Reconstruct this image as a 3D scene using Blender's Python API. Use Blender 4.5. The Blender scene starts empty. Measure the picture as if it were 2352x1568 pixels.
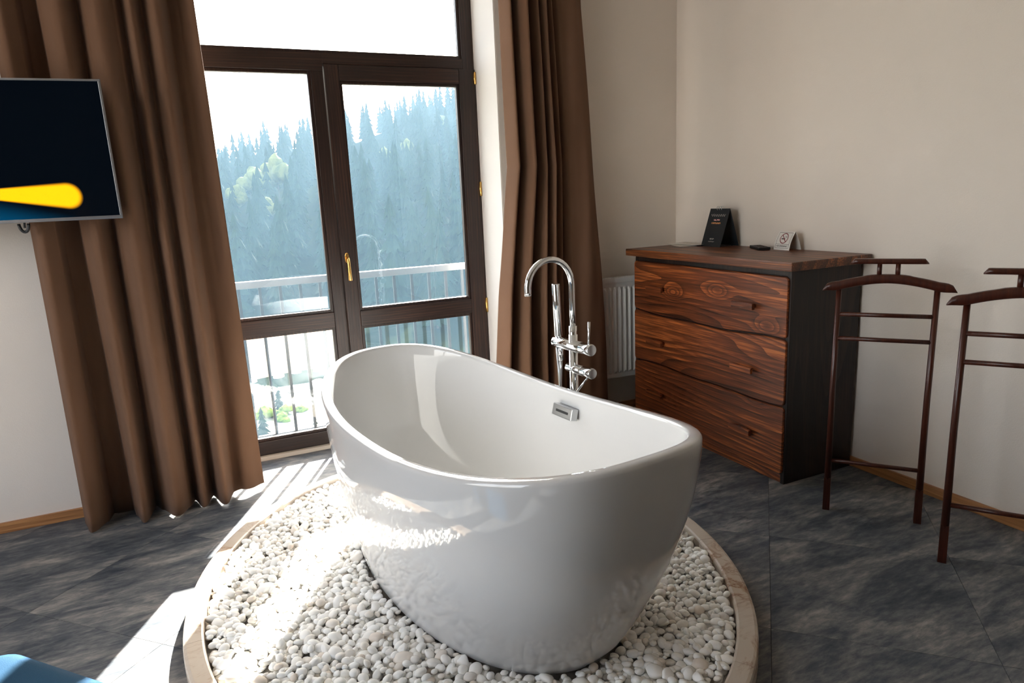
import bpy, bmesh, math, random
import numpy as np
from mathutils import Vector, Matrix, Quaternion

# ------------------------------------------------------------------ camera
S = bpy.context.scene
COL = S.collection
YAW, PITCH, ROLL = 0.4311218, 0.2090566, -0.0456591
CAM = Vector((-2.775427, -3.495737, 1.35))
fwd = Vector((math.sin(YAW)*math.cos(PITCH), math.cos(YAW)*math.cos(PITCH), -math.sin(PITCH)))
rgt = Vector((math.cos(YAW), -math.sin(YAW), 0))
upv = rgt.cross(fwd)
rr = rgt*math.cos(ROLL) + upv*math.sin(ROLL)
uu = -rgt*math.sin(ROLL) + upv*math.cos(ROLL)
cam_data = bpy.data.cameras.new('camera')
cam_data.sensor_width = 36.0
cam_data.lens = 24.0
cam_data.clip_start = 0.05
cam_data.clip_end = 2000
cam = bpy.data.objects.new('camera', cam_data)
COL.objects.link(cam)
cam.matrix_world = Matrix(((rr.x, uu.x, -fwd.x, CAM.x), (rr.y, uu.y, -fwd.y, CAM.y),
                           (rr.z, uu.z, -fwd.z, CAM.z), (0, 0, 0, 1)))
S.camera = cam

# ------------------------------------------------------------------ light
SUN_AZ, SUN_EL = math.radians(25.8), math.radians(29.6)     # azimuth from +Y towards +X
SUN_E = 29.0
SKY_K = 2.65
EXPOSURE = 1.25
world = bpy.data.worlds.new('sky_world')
S.world = world
world.use_nodes = True
wn = world.node_tree
wn.nodes.clear()
w_out = wn.nodes.new('ShaderNodeOutputWorld')
w_bg = wn.nodes.new('ShaderNodeBackground')
w_sky = wn.nodes.new('ShaderNodeTexSky')
w_sky.sky_type = 'NISHITA'
w_sky.sun_disc = False
w_sky.sun_elevation = SUN_EL
w_sky.sun_rotation = SUN_AZ
w_sky.altitude = 600
w_sky.air_density = 1.0
w_sky.dust_density = 6.0
w_sky.ozone_density = 1.0
w_mix = wn.nodes.new('ShaderNodeMix')
w_mix.data_type = 'RGBA'
w_mix.inputs['Factor'].default_value = 0.88
w_mix.inputs['B'].default_value = (0.92, 0.885, 0.84, 1)
wn.links.new(w_sky.outputs[0], w_mix.inputs['A'])
wn.links.new(w_mix.outputs['Result'], w_bg.inputs[0])
w_bg.inputs[1].default_value = SKY_K
wn.links.new(w_bg.outputs[0], w_out.inputs[0])

sun_data = bpy.data.lights.new('sun', 'SUN')
sun_data.energy = SUN_E
sun_data.angle = math.radians(0.55)
sun_data.color = (1.0, 0.95, 0.88)
sun = bpy.data.objects.new('sun', sun_data)
COL.objects.link(sun)
sun_dir = Vector((math.sin(SUN_AZ)*math.cos(SUN_EL), math.cos(SUN_AZ)*math.cos(SUN_EL), math.sin(SUN_EL)))
sun.rotation_euler = sun_dir.to_track_quat('Z', 'Y').to_euler()
sun.location = (0, 0, 20)

vs = S.view_settings
vs.view_transform = 'Standard'
vs.look = 'None'
vs.gamma = 1.0
vs.use_curve_mapping = False
vs.exposure = EXPOSURE
S.cycles.use_denoising = True
S.cycles.use_adaptive_sampling = True
S.cycles.adaptive_threshold = 0.02
S.cycles.max_bounces = 9
S.cycles.diffuse_bounces = 5
S.cycles.glossy_bounces = 4
S.cycles.transparent_max_bounces = 16
S.cycles.volume_bounces = 0
S.cycles.caustics_reflective = False
S.cycles.caustics_refractive = False
S.cycles.sample_clamp_indirect = 12.0

# ------------------------------------------------------------------ materials
def new_mat(name):
    m = bpy.data.materials.new(name)
    m.use_nodes = True
    nt = m.node_tree
    return m, nt, nt.nodes['Principled BSDF']

def setin(n, **kw):
    for k, v in kw.items():
        n.inputs[k.replace('_', ' ')].default_value = v

def plain(name, col, rough=0.5, metal=0.0, spec=0.5, coat=0.0):
    m, nt, b = new_mat(name)
    setin(b, Base_Color=(*col, 1), Roughness=rough, Metallic=metal)
    b.inputs['Specular IOR Level'].default_value = spec
    b.inputs['Coat Weight'].default_value = coat
    return m

def node(nt, kind, **props):
    n = nt.nodes.new(kind)
    for k, v in props.items():
        setattr(n, k, v)
    return n

def ramp(nt, fac, stops):
    r = nt.nodes.new('ShaderNodeValToRGB')
    el = r.color_ramp.elements
    while len(el) < len(stops):
        el.new(0.5)
    for e, (p, c) in zip(el, stops):
        e.position = p
        e.color = (*c, 1) if len(c) == 3 else c
    nt.links.new(fac, r.inputs[0])
    return r.outputs[0]

def coords(nt, kind='Object', scale=(1, 1, 1), rand=False, rot=(0, 0, 0)):
    tc = nt.nodes.new('ShaderNodeTexCoord')
    mp = nt.nodes.new('ShaderNodeMapping')
    mp.inputs['Scale'].default_value = scale
    mp.inputs['Rotation'].default_value = rot
    nt.links.new(tc.outputs[kind], mp.inputs['Vector'])
    if rand:
        oi = nt.nodes.new('ShaderNodeObjectInfo')
        ml = nt.nodes.new('ShaderNodeMath'); ml.operation = 'MULTIPLY'
        ml.inputs[1].default_value = 37.0
        nt.links.new(oi.outputs['Random'], ml.inputs[0])
        cb = nt.nodes.new('ShaderNodeCombineXYZ')
        for i in range(3):
            nt.links.new(ml.outputs[0], cb.inputs[i])
        nt.links.new(cb.outputs[0], mp.inputs['Location'])
    return mp.outputs[0]

def noise(nt, vec, scale, detail=4.0, rough=0.55, dist=0.0):
    n = nt.nodes.new('ShaderNodeTexNoise')
    n.inputs['Scale'].default_value = scale
    n.inputs['Detail'].default_value = detail
    n.inputs['Roughness'].default_value = rough
    n.inputs['Distortion'].default_value = dist
    nt.links.new(vec, n.inputs['Vector'])
    return n.outputs['Fac']

def bump(nt, b, height, strength=0.2, dist=0.01):
    n = nt.nodes.new('ShaderNodeBump')
    n.inputs['Strength'].default_value = strength
    n.inputs['Distance'].default_value = dist
    nt.links.new(height, n.inputs['Height'])
    nt.links.new(n.outputs[0], b.inputs['Normal'])

def wall_material():
    m, nt, b = new_mat('wall_paper')
    v = coords(nt, scale=(1, 1, 1))
    big = noise(nt, v, 1.3, 3)
    c = ramp(nt, big, [(0.3, (0.73, 0.655, 0.58)), (0.7, (0.76, 0.685, 0.61))])
    nt.links.new(c, b.inputs['Base Color'])
    v2 = coords(nt, scale=(90, 90, 420))
    v3 = coords(nt, scale=(420, 420, 90))
    n1 = noise(nt, v2, 1.0, 2); n2 = noise(nt, v3, 1.0, 2)
    ad = node(nt, 'ShaderNodeMath', operation='ADD')
    nt.links.new(n1, ad.inputs[0]); nt.links.new(n2, ad.inputs[1])
    bump(nt, b, ad.outputs[0], 0.25, 0.002)
    setin(b, Roughness=0.85)
    b.inputs['Specular IOR Level'].default_value = 0.2
    return m

def floor_material():
    m, nt, b = new_mat('floor_vinyl')
    v = coords(nt, scale=(1, 1, 1), rand=True)
    vs_ = coords(nt, scale=(1.0, 3.2, 1.0), rand=True)
    n1 = noise(nt, vs_, 3.0, 8, 0.62, 0.6)
    n2 = noise(nt, vs_, 16.0, 6, 0.7, 0.3)
    mx = node(nt, 'ShaderNodeMath', operation='MULTIPLY_ADD')
    nt.links.new(n2, mx.inputs[0]); mx.inputs[1].default_value = 0.45
    sc = node(nt, 'ShaderNodeMath', operation='MULTIPLY')
    nt.links.new(n1, sc.inputs[0]); sc.inputs[1].default_value = 0.75
    nt.links.new(sc.outputs[0], mx.inputs[2])
    c = ramp(nt, mx.outputs[0], [(0.43, (0.024, 0.033, 0.044)), (0.54, (0.062, 0.071, 0.084)),
                                 (0.64, (0.135, 0.136, 0.136)), (0.78, (0.30, 0.275, 0.25))])
    nt.links.new(c, b.inputs['Base Color'])
    r = ramp(nt, n1, [(0.3, (0.50, 0.50, 0.50)), (0.7, (0.64, 0.64, 0.64))])
    nt.links.new(r, b.inputs['Roughness'])
    bump(nt, b, n2, 0.12, 0.003)
    b.inputs['Specular IOR Level'].default_value = 0.35
    return m

def wood_material(name, dark, mid, light, axis='Y', rough=0.42, freq=26.0, swirl=1.0, contrast=1.0, rand=False, across=None, knots=False):
    """grain runs along `axis` of the object; growth rings are contour lines of a stretched noise."""
    m, nt, b = new_mat(name)
    k = 'XYZ'.index(axis)
    st = [1, 1, 1]; st[k] = 0.16
    v = coords(nt, scale=tuple(st), rand=rand)
    warp = noise(nt, v, 2.6, 2.0, 0.45, 0.35*swirl)
    sep = node(nt, 'ShaderNodeSeparateXYZ')
    nt.links.new(coords(nt), sep.inputs[0])
    ca = 'XYZ'.index(across or ('Z' if axis != 'Z' else 'Y'))
    zz = node(nt, 'ShaderNodeMath', operation='MULTIPLY_ADD')
    nt.links.new(sep.outputs[ca], zz.inputs[0]); zz.inputs[1].default_value = freq
    w = node(nt, 'ShaderNodeMath', operation='MULTIPLY'); w.inputs[1].default_value = freq*0.62*swirl
    nt.links.new(warp, w.inputs[0])
    last = w.outputs[0]
    if knots:
        vk = [1.5, 1.5, 1.5]; vk[k] = 0.75
        vo = node(nt, 'ShaderNodeTexVoronoi'); vo.inputs['Scale'].default_value = 2.6
        nt.links.new(coords(nt, scale=tuple(vk), rand=rand), vo.inputs['Vector'])
        e1 = node(nt, 'ShaderNodeMath', operation='MULTIPLY'); e1.inputs[1].default_value = 7.5
        nt.links.new(vo.outputs['Distance'], e1.inputs[0])
        e2 = node(nt, 'ShaderNodeMath', operation='POWER'); e2.inputs[1].default_value = 2.0; nt.links.new(e1.outputs[0], e2.inputs[0])
        e3 = node(nt, 'ShaderNodeMath', operation='MULTIPLY'); e3.inputs[1].default_value = -1.0; nt.links.new(e2.outputs[0], e3.inputs[0])
        e4 = node(nt, 'ShaderNodeMath', operation='EXPONENT'); nt.links.new(e3.outputs[0], e4.inputs[0])
        e5 = node(nt, 'ShaderNodeMath', operation='MULTIPLY_ADD'); e5.inputs[1].default_value = 3.4
        nt.links.new(e4.outputs[0], e5.inputs[0]); nt.links.new(last, e5.inputs[2]); last = e5.outputs[0]
    nt.links.new(last, zz.inputs[2])
    fr = node(nt, 'ShaderNodeMath', operation='FRACT'); nt.links.new(zz.outputs[0], fr.inputs[0])
    # soft rise, sharp dark late-wood line
    pw = node(nt, 'ShaderNodeMath', operation='POWER'); pw.inputs[1].default_value = 2.2
    nt.links.new(fr.outputs[0], pw.inputs[0])
    sf = [170.0]*3; sf[k] = 4.0
    fib = noise(nt, coords(nt, scale=tuple(sf), rand=rand), 1.0, 3, 0.6)
    big = noise(nt, v, 5.0, 3, 0.6)
    a = node(nt, 'ShaderNodeMath', operation='MULTIPLY_ADD'); a.inputs[1].default_value = -0.42*contrast
    nt.links.new(pw.outputs[0], a.inputs[0]); nt.links.new(fib, a.inputs[2])
    a2 = node(nt, 'ShaderNodeMath', operation='MULTIPLY_ADD'); a2.inputs[1].default_value = 0.9*contrast
    nt.links.new(big, a2.inputs[0]); nt.links.new(a.outputs[0], a2.inputs[2])
    c = ramp(nt, a2.outputs[0], [(0.36, dark), (0.80, mid), (1.0, light)])
    nt.links.new(c, b.inputs['Base Color'])
    setin(b, Roughness=rough)
    bump(nt, b, a2.outputs[0], 0.25, 0.002)
    return m

def fabric_material(name, col, col2, scale=900.0, rough=0.95, sheen=0.04):
    m, nt, b = new_mat(name)
    v = coords(nt)
    n1 = noise(nt, v, 2.5, 3)
    c = ramp(nt, n1, [(0.3, col), (0.7, col2)])
    nt.links.new(c, b.inputs['Base Color'])
    n2 = noise(nt, v, scale, 2)
    bump(nt, b, n2, 0.35, 0.002)
    setin(b, Roughness=rough)
    b.inputs['Specular IOR Level'].default_value = 0.15
    b.inputs['Sheen Weight'].default_value = sheen
    return m

def marble_material():
    m, nt, b = new_mat('kerb_marble')
    v = coords(nt)
    n1 = noise(nt, v, 5.0, 8, 0.65, 1.6)
    ab = node(nt, 'ShaderNodeMath', operation='SUBTRACT'); ab.inputs[1].default_value = 0.5
    nt.links.new(n1, ab.inputs[0])
    ab2 = node(nt, 'ShaderNodeMath', operation='ABSOLUTE'); nt.links.new(ab.outputs[0], ab2.inputs[0])
    vein = ramp(nt, ab2.outputs[0], [(0.0, (0.20, 0.09, 0.04)), (0.018, (0.38, 0.26, 0.17)), (0.06, (0.50, 0.42, 0.34))])
    n2 = noise(nt, v, 2.2, 3)
    msk = ramp(nt, n2, [(0.46, (0, 0, 0)), (0.60, (1, 1, 1))])
    base = ramp(nt, noise(nt, v, 3.3, 4), [(0.3, (0.46, 0.39, 0.32)), (0.7, (0.56, 0.49, 0.41))])
    mx = node(nt, 'ShaderNodeMix', data_type='RGBA')
    nt.links.new(msk, mx.inputs['Factor']); nt.links.new(base, mx.inputs['A']); nt.links.new(vein, mx.inputs['B'])
    nt.links.new(mx.outputs['Result'], b.inputs['Base Color'])
    setin(b, Roughness=0.32)
    return m

def glass_material():
    m = bpy.data.materials.new('window_glass'); m.use_nodes = True
    nt = m.node_tree; nt.nodes.clear()
    out = nt.nodes.new('ShaderNodeOutputMaterial')
    tr = nt.nodes.new('ShaderNodeBsdfTransparent'); tr.inputs[0].default_value = (0.95, 0.975, 0.985, 1)
    gl = nt.nodes.new('ShaderNodeBsdfGlossy'); gl.inputs['Roughness'].default_value = 0.0
    lw = nt.nodes.new('ShaderNodeLayerWeight'); lw.inputs['Blend'].default_value = 0.5
    pw = node(nt, 'ShaderNodeMath', operation='POWER'); pw.inputs[1].default_value = 5.0
    nt.links.new(lw.outputs['Facing'], pw.inputs[0])
    ma = node(nt, 'ShaderNodeMath', operation='MULTIPLY_ADD'); ma.inputs[1].default_value = 0.92; ma.inputs[2].default_value = 0.075
    nt.links.new(pw.outputs[0], ma.inputs[0])
    mx = nt.nodes.new('ShaderNodeMixShader')
    nt.links.new(ma.outputs[0], mx.inputs[0]); nt.links.new(tr.outputs[0], mx.inputs[1]); nt.links.new(gl.outputs[0], mx.inputs[2])
    # dust film on the pane, tinted blue to stand in for outdoor haze
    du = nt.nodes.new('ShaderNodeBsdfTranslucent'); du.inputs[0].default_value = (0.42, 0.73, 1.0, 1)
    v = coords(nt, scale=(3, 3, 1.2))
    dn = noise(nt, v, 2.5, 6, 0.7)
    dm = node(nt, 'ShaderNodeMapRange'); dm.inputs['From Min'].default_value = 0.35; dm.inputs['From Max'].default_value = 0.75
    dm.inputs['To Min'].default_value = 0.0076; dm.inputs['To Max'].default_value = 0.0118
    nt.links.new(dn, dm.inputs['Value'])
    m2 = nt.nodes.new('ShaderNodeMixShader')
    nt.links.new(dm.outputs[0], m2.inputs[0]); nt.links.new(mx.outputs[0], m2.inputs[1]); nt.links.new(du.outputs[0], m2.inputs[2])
    nt.links.new(m2.outputs[0], out.inputs[0])
    return m

def pebble_material():
    m, nt, b = new_mat('pebble_stone')
    oi = nt.nodes.new('ShaderNodeObjectInfo')
    at = nt.nodes.new('ShaderNodeAttribute'); at.attribute_name = 'tone'
    ad = node(nt, 'ShaderNodeMath', operation='ADD')
    nt.links.new(at.outputs['Fac'], ad.inputs[0])
    mm = node(nt, 'ShaderNodeMath', operation='MULTIPLY'); mm.inputs[1].default_value = 1.0
    nt.links.new(oi.outputs['Random'], mm.inputs[0]); nt.links.new(mm.outputs[0], ad.inputs[1])
    fr = node(nt, 'ShaderNodeMath', operation='FRACT'); nt.links.new(ad.outputs[0], fr.inputs[0])
    c = ramp(nt, fr.outputs[0], [(0.0, (0.76, 0.71, 0.65)), (0.12, (0.86, 0.84, 0.80)), (0.5, (0.91, 0.90, 0.87)), (0.88, (0.87, 0.84, 0.78)), (1.0, (0.72, 0.63, 0.54))])
    nt.links.new(c, b.inputs['Base Color'])
    setin(b, Roughness=0.6)
    b.inputs['Specular IOR Level'].default_value = 0.35
    return m

def screen_material():
    """television picture: black with a soft orange flare over dark blue."""
    m, nt, b = new_mat('tv_screen')
    setin(b, Base_Color=(0.002, 0.0025, 0.0035, 1), Roughness=0.06)
    b.inputs['Specular IOR Level'].default_value = 0.12
    tc = nt.nodes.new('ShaderNodeTexCoord'); sp = nt.nodes.new('ShaderNodeSeparateXYZ')
    nt.links.new(tc.outputs['Object'], sp.inputs[0])
    def M(op, a, bb=None, cc=None):
        n = node(nt, 'ShaderNodeMath', operation=op)
        for i, q in enumerate((a, bb, cc)):
            if q is None: continue
            if isinstance(q, (int, float)): n.inputs[i].default_value = q
            else: nt.links.new(q, n.inputs[i])
        return n.outputs[0]
    X = M('ADD', sp.outputs['X'], 0.0); Z = M('ADD', sp.outputs['Z'], 0.0)
    # screen object: x from -0.92 (left) to 0 (right edge), z from 0 (bottom) to 0.52
    t = M('MULTIPLY_ADD', X, 1.0, 0.43)                 # 0 .. 0.30 over the visible flare
    zc = M('MULTIPLY_ADD', t, -0.06, 0.110)             # centre line falls to the right
    hw = M('MULTIPLY_ADD', t, 0.115, 0.019)              # half height grows to the right
    dz = M('DIVIDE', M('ABSOLUTE', M('SUBTRACT', Z, zc)), hw)
    ex = M('DIVIDE', M('MAXIMUM', M('SUBTRACT', t, 0.245), 0.0), 0.055)
    d = M('SQRT', M('ADD', M('POWER', dz, 2.0), M('POWER', ex, 2.0)))
    mr = node(nt, 'ShaderNodeMapRange', interpolation_type='SMOOTHSTEP')
    mr.inputs['From Min'].default_value = 1.12; mr.inputs['From Max'].default_value = 0.72
    nt.links.new(d, mr.inputs['Value'])
    br = node(nt, 'ShaderNodeMapRange', interpolation_type='SMOOTHSTEP')
    br.inputs['From Min'].default_value = 0.105; br.inputs['From Max'].default_value = 0.015
    nt.links.new(M('MULTIPLY_ADD', t, 0.30, Z), br.inputs['Value'])
    c1 = node(nt, 'ShaderNodeMix', data_type='RGBA')
    c1.inputs['A'].default_value = (0.0001, 0.0006, 0.0014, 1); c1.inputs['B'].default_value = (0.0, 0.024, 0.055, 1)
    nt.links.new(br.outputs[0], c1.inputs['Factor'])
    c2 = node(nt, 'ShaderNodeMix', data_type='RGBA')
    c2.inputs['B'].default_value = (0.78, 0.33, 0.002, 1)
    nt.links.new(c1.outputs['Result'], c2.inputs['A']); nt.links.new(mr.outputs[0], c2.inputs['Factor'])
    nt.links.new(c2.outputs['Result'], b.inputs['Emission Color'])
    b.inputs['Emission Strength'].default_value = 1.0
    return m

def leaf_material(name, c1, c2, scale):
    m, nt, b = new_mat(name)
    v = coords(nt, rand=True)
    c = ramp(nt, noise(nt, v, scale, 4), [(0.3, c1), (0.7, c2)])
    nt.links.new(c, b.inputs['Base Color'])
    setin(b, Roughness=0.9)
    b.inputs['Specular IOR Level'].default_value = 0.1
    tr = nt.nodes.new('ShaderNodeBsdfTranslucent'); nt.links.new(c, tr.inputs[0])
    mx = nt.nodes.new('ShaderNodeMixShader'); mx.inputs[0].default_value = 0.35
    out = nt.nodes['Material Output']
    nt.links.new(b.outputs[0], mx.inputs[1]); nt.links.new(tr.outputs[0], mx.inputs[2]); nt.links.new(mx.outputs[0], out.inputs[0])
    return m

def ground_material(name, stops, scale, rough=0.95):
    m, nt, b = new_mat(name)
    c = ramp(nt, noise(nt, coords(nt), scale, 6, 0.65), stops)
    nt.links.new(c, b.inputs['Base Color']); setin(b, Roughness=rough)
    b.inputs['Specular IOR Level'].default_value = 0.0
    return m

M = dict(
    wall=wall_material(),
    wall_dark=plain('wall_rear_darkened', (0.22, 0.16, 0.115), 0.85),  # unseen rear wall, made dark brown to cut bounced light
    ceiling=plain('ceiling_paint', (0.62, 0.58, 0.54), 0.9),
    reveal=plain('reveal_plaster', (0.62, 0.585, 0.55), 0.85),
    floor=floor_material(),
    subfloor=plain('floor_joint', (0.02, 0.02, 0.022), 0.9),
    oak=wood_material('oak_baseboard', (0.22, 0.09, 0.03), (0.40, 0.18, 0.065), (0.52, 0.26, 0.10), 'X', 0.45, 40, 1, 0.7),
    oak_y=wood_material('oak_baseboard_y', (0.22, 0.09, 0.03), (0.40, 0.18, 0.065), (0.52, 0.26, 0.10), 'Y', 0.45, 40, 1, 0.7),
    frame_v=wood_material('frame_wood_upright', (0.005, 0.0025, 0.002), (0.022, 0.009, 0.006), (0.058, 0.024, 0.014), 'Z', 0.45, 60, 0.3, 0.7, False, 'X'),
    frame_h=wood_material('frame_wood_rail', (0.005, 0.0025, 0.002), (0.022, 0.009, 0.006), (0.058, 0.024, 0.014), 'X', 0.45, 60, 0.3, 0.7),
    drawer=wood_material('dresser_front_wood', (0.018, 0.005, 0.002), (0.165, 0.040, 0.011), (0.46, 0.130, 0.030), 'Y', 0.40, 34, 0.9, 0.72, True, None, True),
    dtop=wood_material('dresser_top_wood', (0.016, 0.006, 0.003), (0.130, 0.038, 0.012), (0.38, 0.12, 0.030), 'Y', 0.42, 12, 0.8, 0.7, False, 'X'),
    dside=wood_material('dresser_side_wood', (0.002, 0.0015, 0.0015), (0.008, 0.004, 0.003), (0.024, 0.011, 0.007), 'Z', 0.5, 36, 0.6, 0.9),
    valet=wood_material('valet_wood', (0.035, 0.007, 0.004), (0.065, 0.015, 0.007), (0.10, 0.026, 0.012), 'Z', 0.30, 30, 0.4, 0.5, False, 'X'),
    curtain=fabric_material('curtain_fabric', (0.150, 0.080, 0.047), (0.170, 0.092, 0.056)),
    tub=plain('tub_acrylic', (0.575, 0.573, 0.568), 0.03, 0, 0.5, 0.3),
    chrome=plain('chrome', (0.82, 0.84, 0.86), 0.06, 1.0),
    steel=plain('brushed_steel', (0.55, 0.56, 0.57), 0.28, 1.0),
    black_slot=plain('black_slot', (0.01, 0.01, 0.01), 0.5),
    brass=plain('brass', (0.83, 0.50, 0.16), 0.22, 1.0),
    marble=marble_material(),
    pebble=pebble_material(),
    bedfloor=plain('bed_grit', (0.50, 0.47, 0.43), 0.95),
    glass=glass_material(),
    gasket=plain('glazing_gasket', (0.012, 0.010, 0.010), 0.6),
    white=plain('radiator_enamel', (0.70, 0.69, 0.67), 0.35),
    sill=plain('threshold_stone', (0.50, 0.46, 0.41), 0.6),
    tvframe=plain('tv_bezel', (0.42, 0.42, 0.43), 0.30, 0.9),
    tvback=plain('tv_black_plastic', (0.012, 0.012, 0.013), 0.45),
    screen=screen_material(),
    rail=plain('railing_paint', (0.035, 0.035, 0.038), 0.5, 0.0),
    railtop=plain('handrail_metal', (0.26, 0.26, 0.27), 0.4, 0.3),
    concrete=plain('concrete', (0.42, 0.41, 0.39), 0.9),
    facade=plain('facade_render', (0.60, 0.57, 0.52), 0.9),
    blue=fabric_material('blue_velvet', (0.002, 0.034, 0.078), (0.003, 0.046, 0.100), 500, 0.8, 0.02),
    mattress=plain('mattress_cloth', (0.75, 0.74, 0.72), 0.9),
    bedwood=wood_material('bed_wood', (0.02, 0.008, 0.004), (0.06, 0.025, 0.012), (0.1, 0.045, 0.02), 'X', 0.5, 30),
    card_black=plain('black_card', (0.010, 0.014, 0.018), 0.5),
    card_white=plain('white_card', (0.72, 0.68, 0.63), 0.7),
    paper=plain('paper', (0.70, 0.66, 0.60), 0.8),
    ink_dark=plain('ink_dark', (0.05, 0.035, 0.03), 0.7),
    ink_red=plain('ink_red', (0.20, 0.02, 0.025), 0.7),
    ink_orange=plain('ink_orange', (0.75, 0.34, 0.14), 0.7),
    ink_grey=plain('ink_grey', (0.45, 0.42, 0.38), 0.7),
    ink_pink=plain('ink_pink', (0.85, 0.45, 0.42), 0.7),
    needles=leaf_material('conifer_needles', (0.010, 0.024, 0.018), (0.026, 0.044, 0.024), 1.2),
    leaves=leaf_material('broad_leaves', (0.06, 0.075, 0.022), (0.20, 0.195, 0.055), 2.5),
    bush=leaf_material('bush_leaves', (0.06, 0.13, 0.02), (0.25, 0.32, 0.05), 3.0),
    trunk=plain('tree_bark', (0.06, 0.045, 0.035), 0.95),
    hill=ground_material('hill_shaded_floor', [(0.3, (0.006, 0.010, 0.007)), (0.7, (0.016, 0.020, 0.011))], 0.15),  # dark undergrowth, with the shade under the trees put into its colour
    valley=ground_material('valley_gravel', [(0.3, (0.16, 0.17, 0.10)), (0.5, (0.34, 0.32, 0.27)), (0.75, (0.24, 0.24, 0.14))], 0.35),
    bank=ground_material('bank_earth', [(0.35, (0.26, 0.19, 0.12)), (0.65, (0.40, 0.31, 0.21))], 0.5),
    rock=ground_material('river_rock', [(0.3, (0.45, 0.44, 0.42)), (0.7, (0.68, 0.66, 0.62))], 1.5),
    water=plain('river_water', (0.10, 0.14, 0.16), 0.12),
)

# ------------------------------------------------------------------ mesh helpers
def make(name, bm, mat, parent=None, smooth=False):
    me = bpy.data.meshes.new(name)
    bmesh.ops.recalc_face_normals(bm, faces=bm.faces)
    if smooth:
        for f in bm.faces: f.smooth = True
    bm.to_mesh(me); bm.free()
    me.materials.append(M[mat] if isinstance(mat, str) else mat)
    o = bpy.data.objects.new(name, me)
    COL.objects.link(o)
    if parent is not None: o.parent = parent
    return o

def tag(o, label=None, cat=None, group=None, kind=None):
    if label: o['label'] = label
    if cat: o['category'] = cat
    if group: o['group'] = group
    if kind: o['kind'] = kind
    return o

def empty(name, loc=(0, 0, 0), rz=0.0):
    o = bpy.data.objects.new(name, None)
    o.empty_display_size = 0.1
    COL.objects.link(o); o.location = loc; o.rotation_euler = (0, 0, rz)
    return o

def copy_tree(o, parent=None):
    n = o.copy(); COL.objects.link(n); n.parent = parent
    for ch in list(o.children): copy_tree(ch, n)
    return n

def box(bm, lo, hi, bev=0.0, seg=2):
    lo = Vector(lo); hi = Vector(hi)
    vsx = [bm.verts.new((x, y, z)) for z in (lo.z, hi.z) for y in (lo.y, hi.y) for x in (lo.x, hi.x)]
    fs = [(0, 1, 3, 2), (4, 6, 7, 5), (0, 4, 5, 1), (2, 3, 7, 6), (0, 2, 6, 4), (1, 5, 7, 3)]
    faces = [bm.faces.new([vsx[i] for i in f]) for f in fs]
    if bev > 0:
        es = list({e for f in faces for e in f.edges})
        bmesh.ops.bevel(bm, geom=es, offset=bev, segments=seg, profile=0.7, affect='EDGES')

def bxo(name, lo, hi, mat, parent=None, bev=0.0, smooth=False):
    bm = bmesh.new(); box(bm, lo, hi, bev)
    return make(name, bm, mat, parent, smooth)

def tube(bm, pts, rad, n=12, cap=True):
    pts = [Vector(p) for p in pts]
    if isinstance(rad, (int, float)): rad = [rad]*len(pts)
    rings = []
    prev = None
    for i, p in enumerate(pts):
        t = (pts[min(i+1, len(pts)-1)] - pts[max(i-1, 0)]).normalized()
        if prev is None:
            a = Vector((0, 0, 1)) if abs(t.z) < 0.9 else Vector((1, 0, 0))
            u = t.cross(a).normalized()
        else:
            u = (prev - t*prev.dot(t)).normalized()
        prev = u; v = t.cross(u)
        rings.append([bm.verts.new(p + (u*math.cos(2*math.pi*k/n) + v*math.sin(2*math.pi*k/n))*rad[i]) for k in range(n)])
    for a, b in zip(rings, rings[1:]):
        for k in range(n):
            bm.faces.new((a[k], a[(k+1) % n], b[(k+1) % n], b[k]))
    if cap:
        bm.faces.new(rings[0]); bm.faces.new(rings[-1])

def tubo(name, pts, rad, mat, parent=None, n=12):
    bm = bmesh.new(); tube(bm, pts, rad, n)
    o = make(name, bm, mat, parent)
    for p in o.data.polygons: p.use_smooth = len(p.vertices) == 4
    return o

def loft(bm, rings, close_first=False, close_last=False):
    vr = [[bm.verts.new(p) for p in r] for r in rings]
    n = len(vr[0])
    for a, b in zip(vr, vr[1:]):
        for k in range(n):
            bm.faces.new((a[k], a[(k+1) % n], b[(k+1) % n], b[k]))
    if close_first: bm.faces.new(vr[0])
    if close_last: bm.faces.new(vr[-1])
    return vr

# ------------------------------------------------------------------ room shell
RX0, RY0, CEIL = -5.2, -5.4, 3.0              # left wall, rear wall, ceiling
OX0, OX1, OZ1 = -2.92, -1.185, 2.78            # balcony opening in the window wall
WT = 0.46                                      # wall thickness
bm = bmesh.new()
box(bm, (RX0-0.2, 0, -0.3), (OX0, WT, CEIL+0.2))
box(bm, (OX1, 0, -0.3), (0.25, WT, CEIL+0.2))
box(bm, (OX0, 0, OZ1), (OX1, WT, CEIL+0.2))
tag(make('wall_window', bm, 'wall'), 'warm grey papered wall around the tall balcony window', kind='structure')
bxo('wall_right', (0, RY0-0.2, -0.3), (0.25, 0, CEIL+0.2), 'wall')
bm = bmesh.new()                               # left wall with a second window, out of view
LY0, LY1, LZ0, LZ1 = -3.3, -0.9, 0.45, 2.6
box(bm, (RX0-0.25, RY0-0.25, -0.3), (RX0, LY0, CEIL+0.2))
box(bm, (RX0-0.25, LY1, -0.3), (RX0, 0, CEIL+0.2))
box(bm, (RX0-0.25, LY0, -0.3), (RX0, LY1, LZ0))
box(bm, (RX0-0.25, LY0, LZ1), (RX0, LY1, CEIL+0.2))
make('wall_left', bm, 'wall')
w2 = tag(empty('window_2', (RX0-0.12, (LY0+LY1)/2, LZ0)), 'second wooden window in the left wall', kind='structure')
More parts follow.
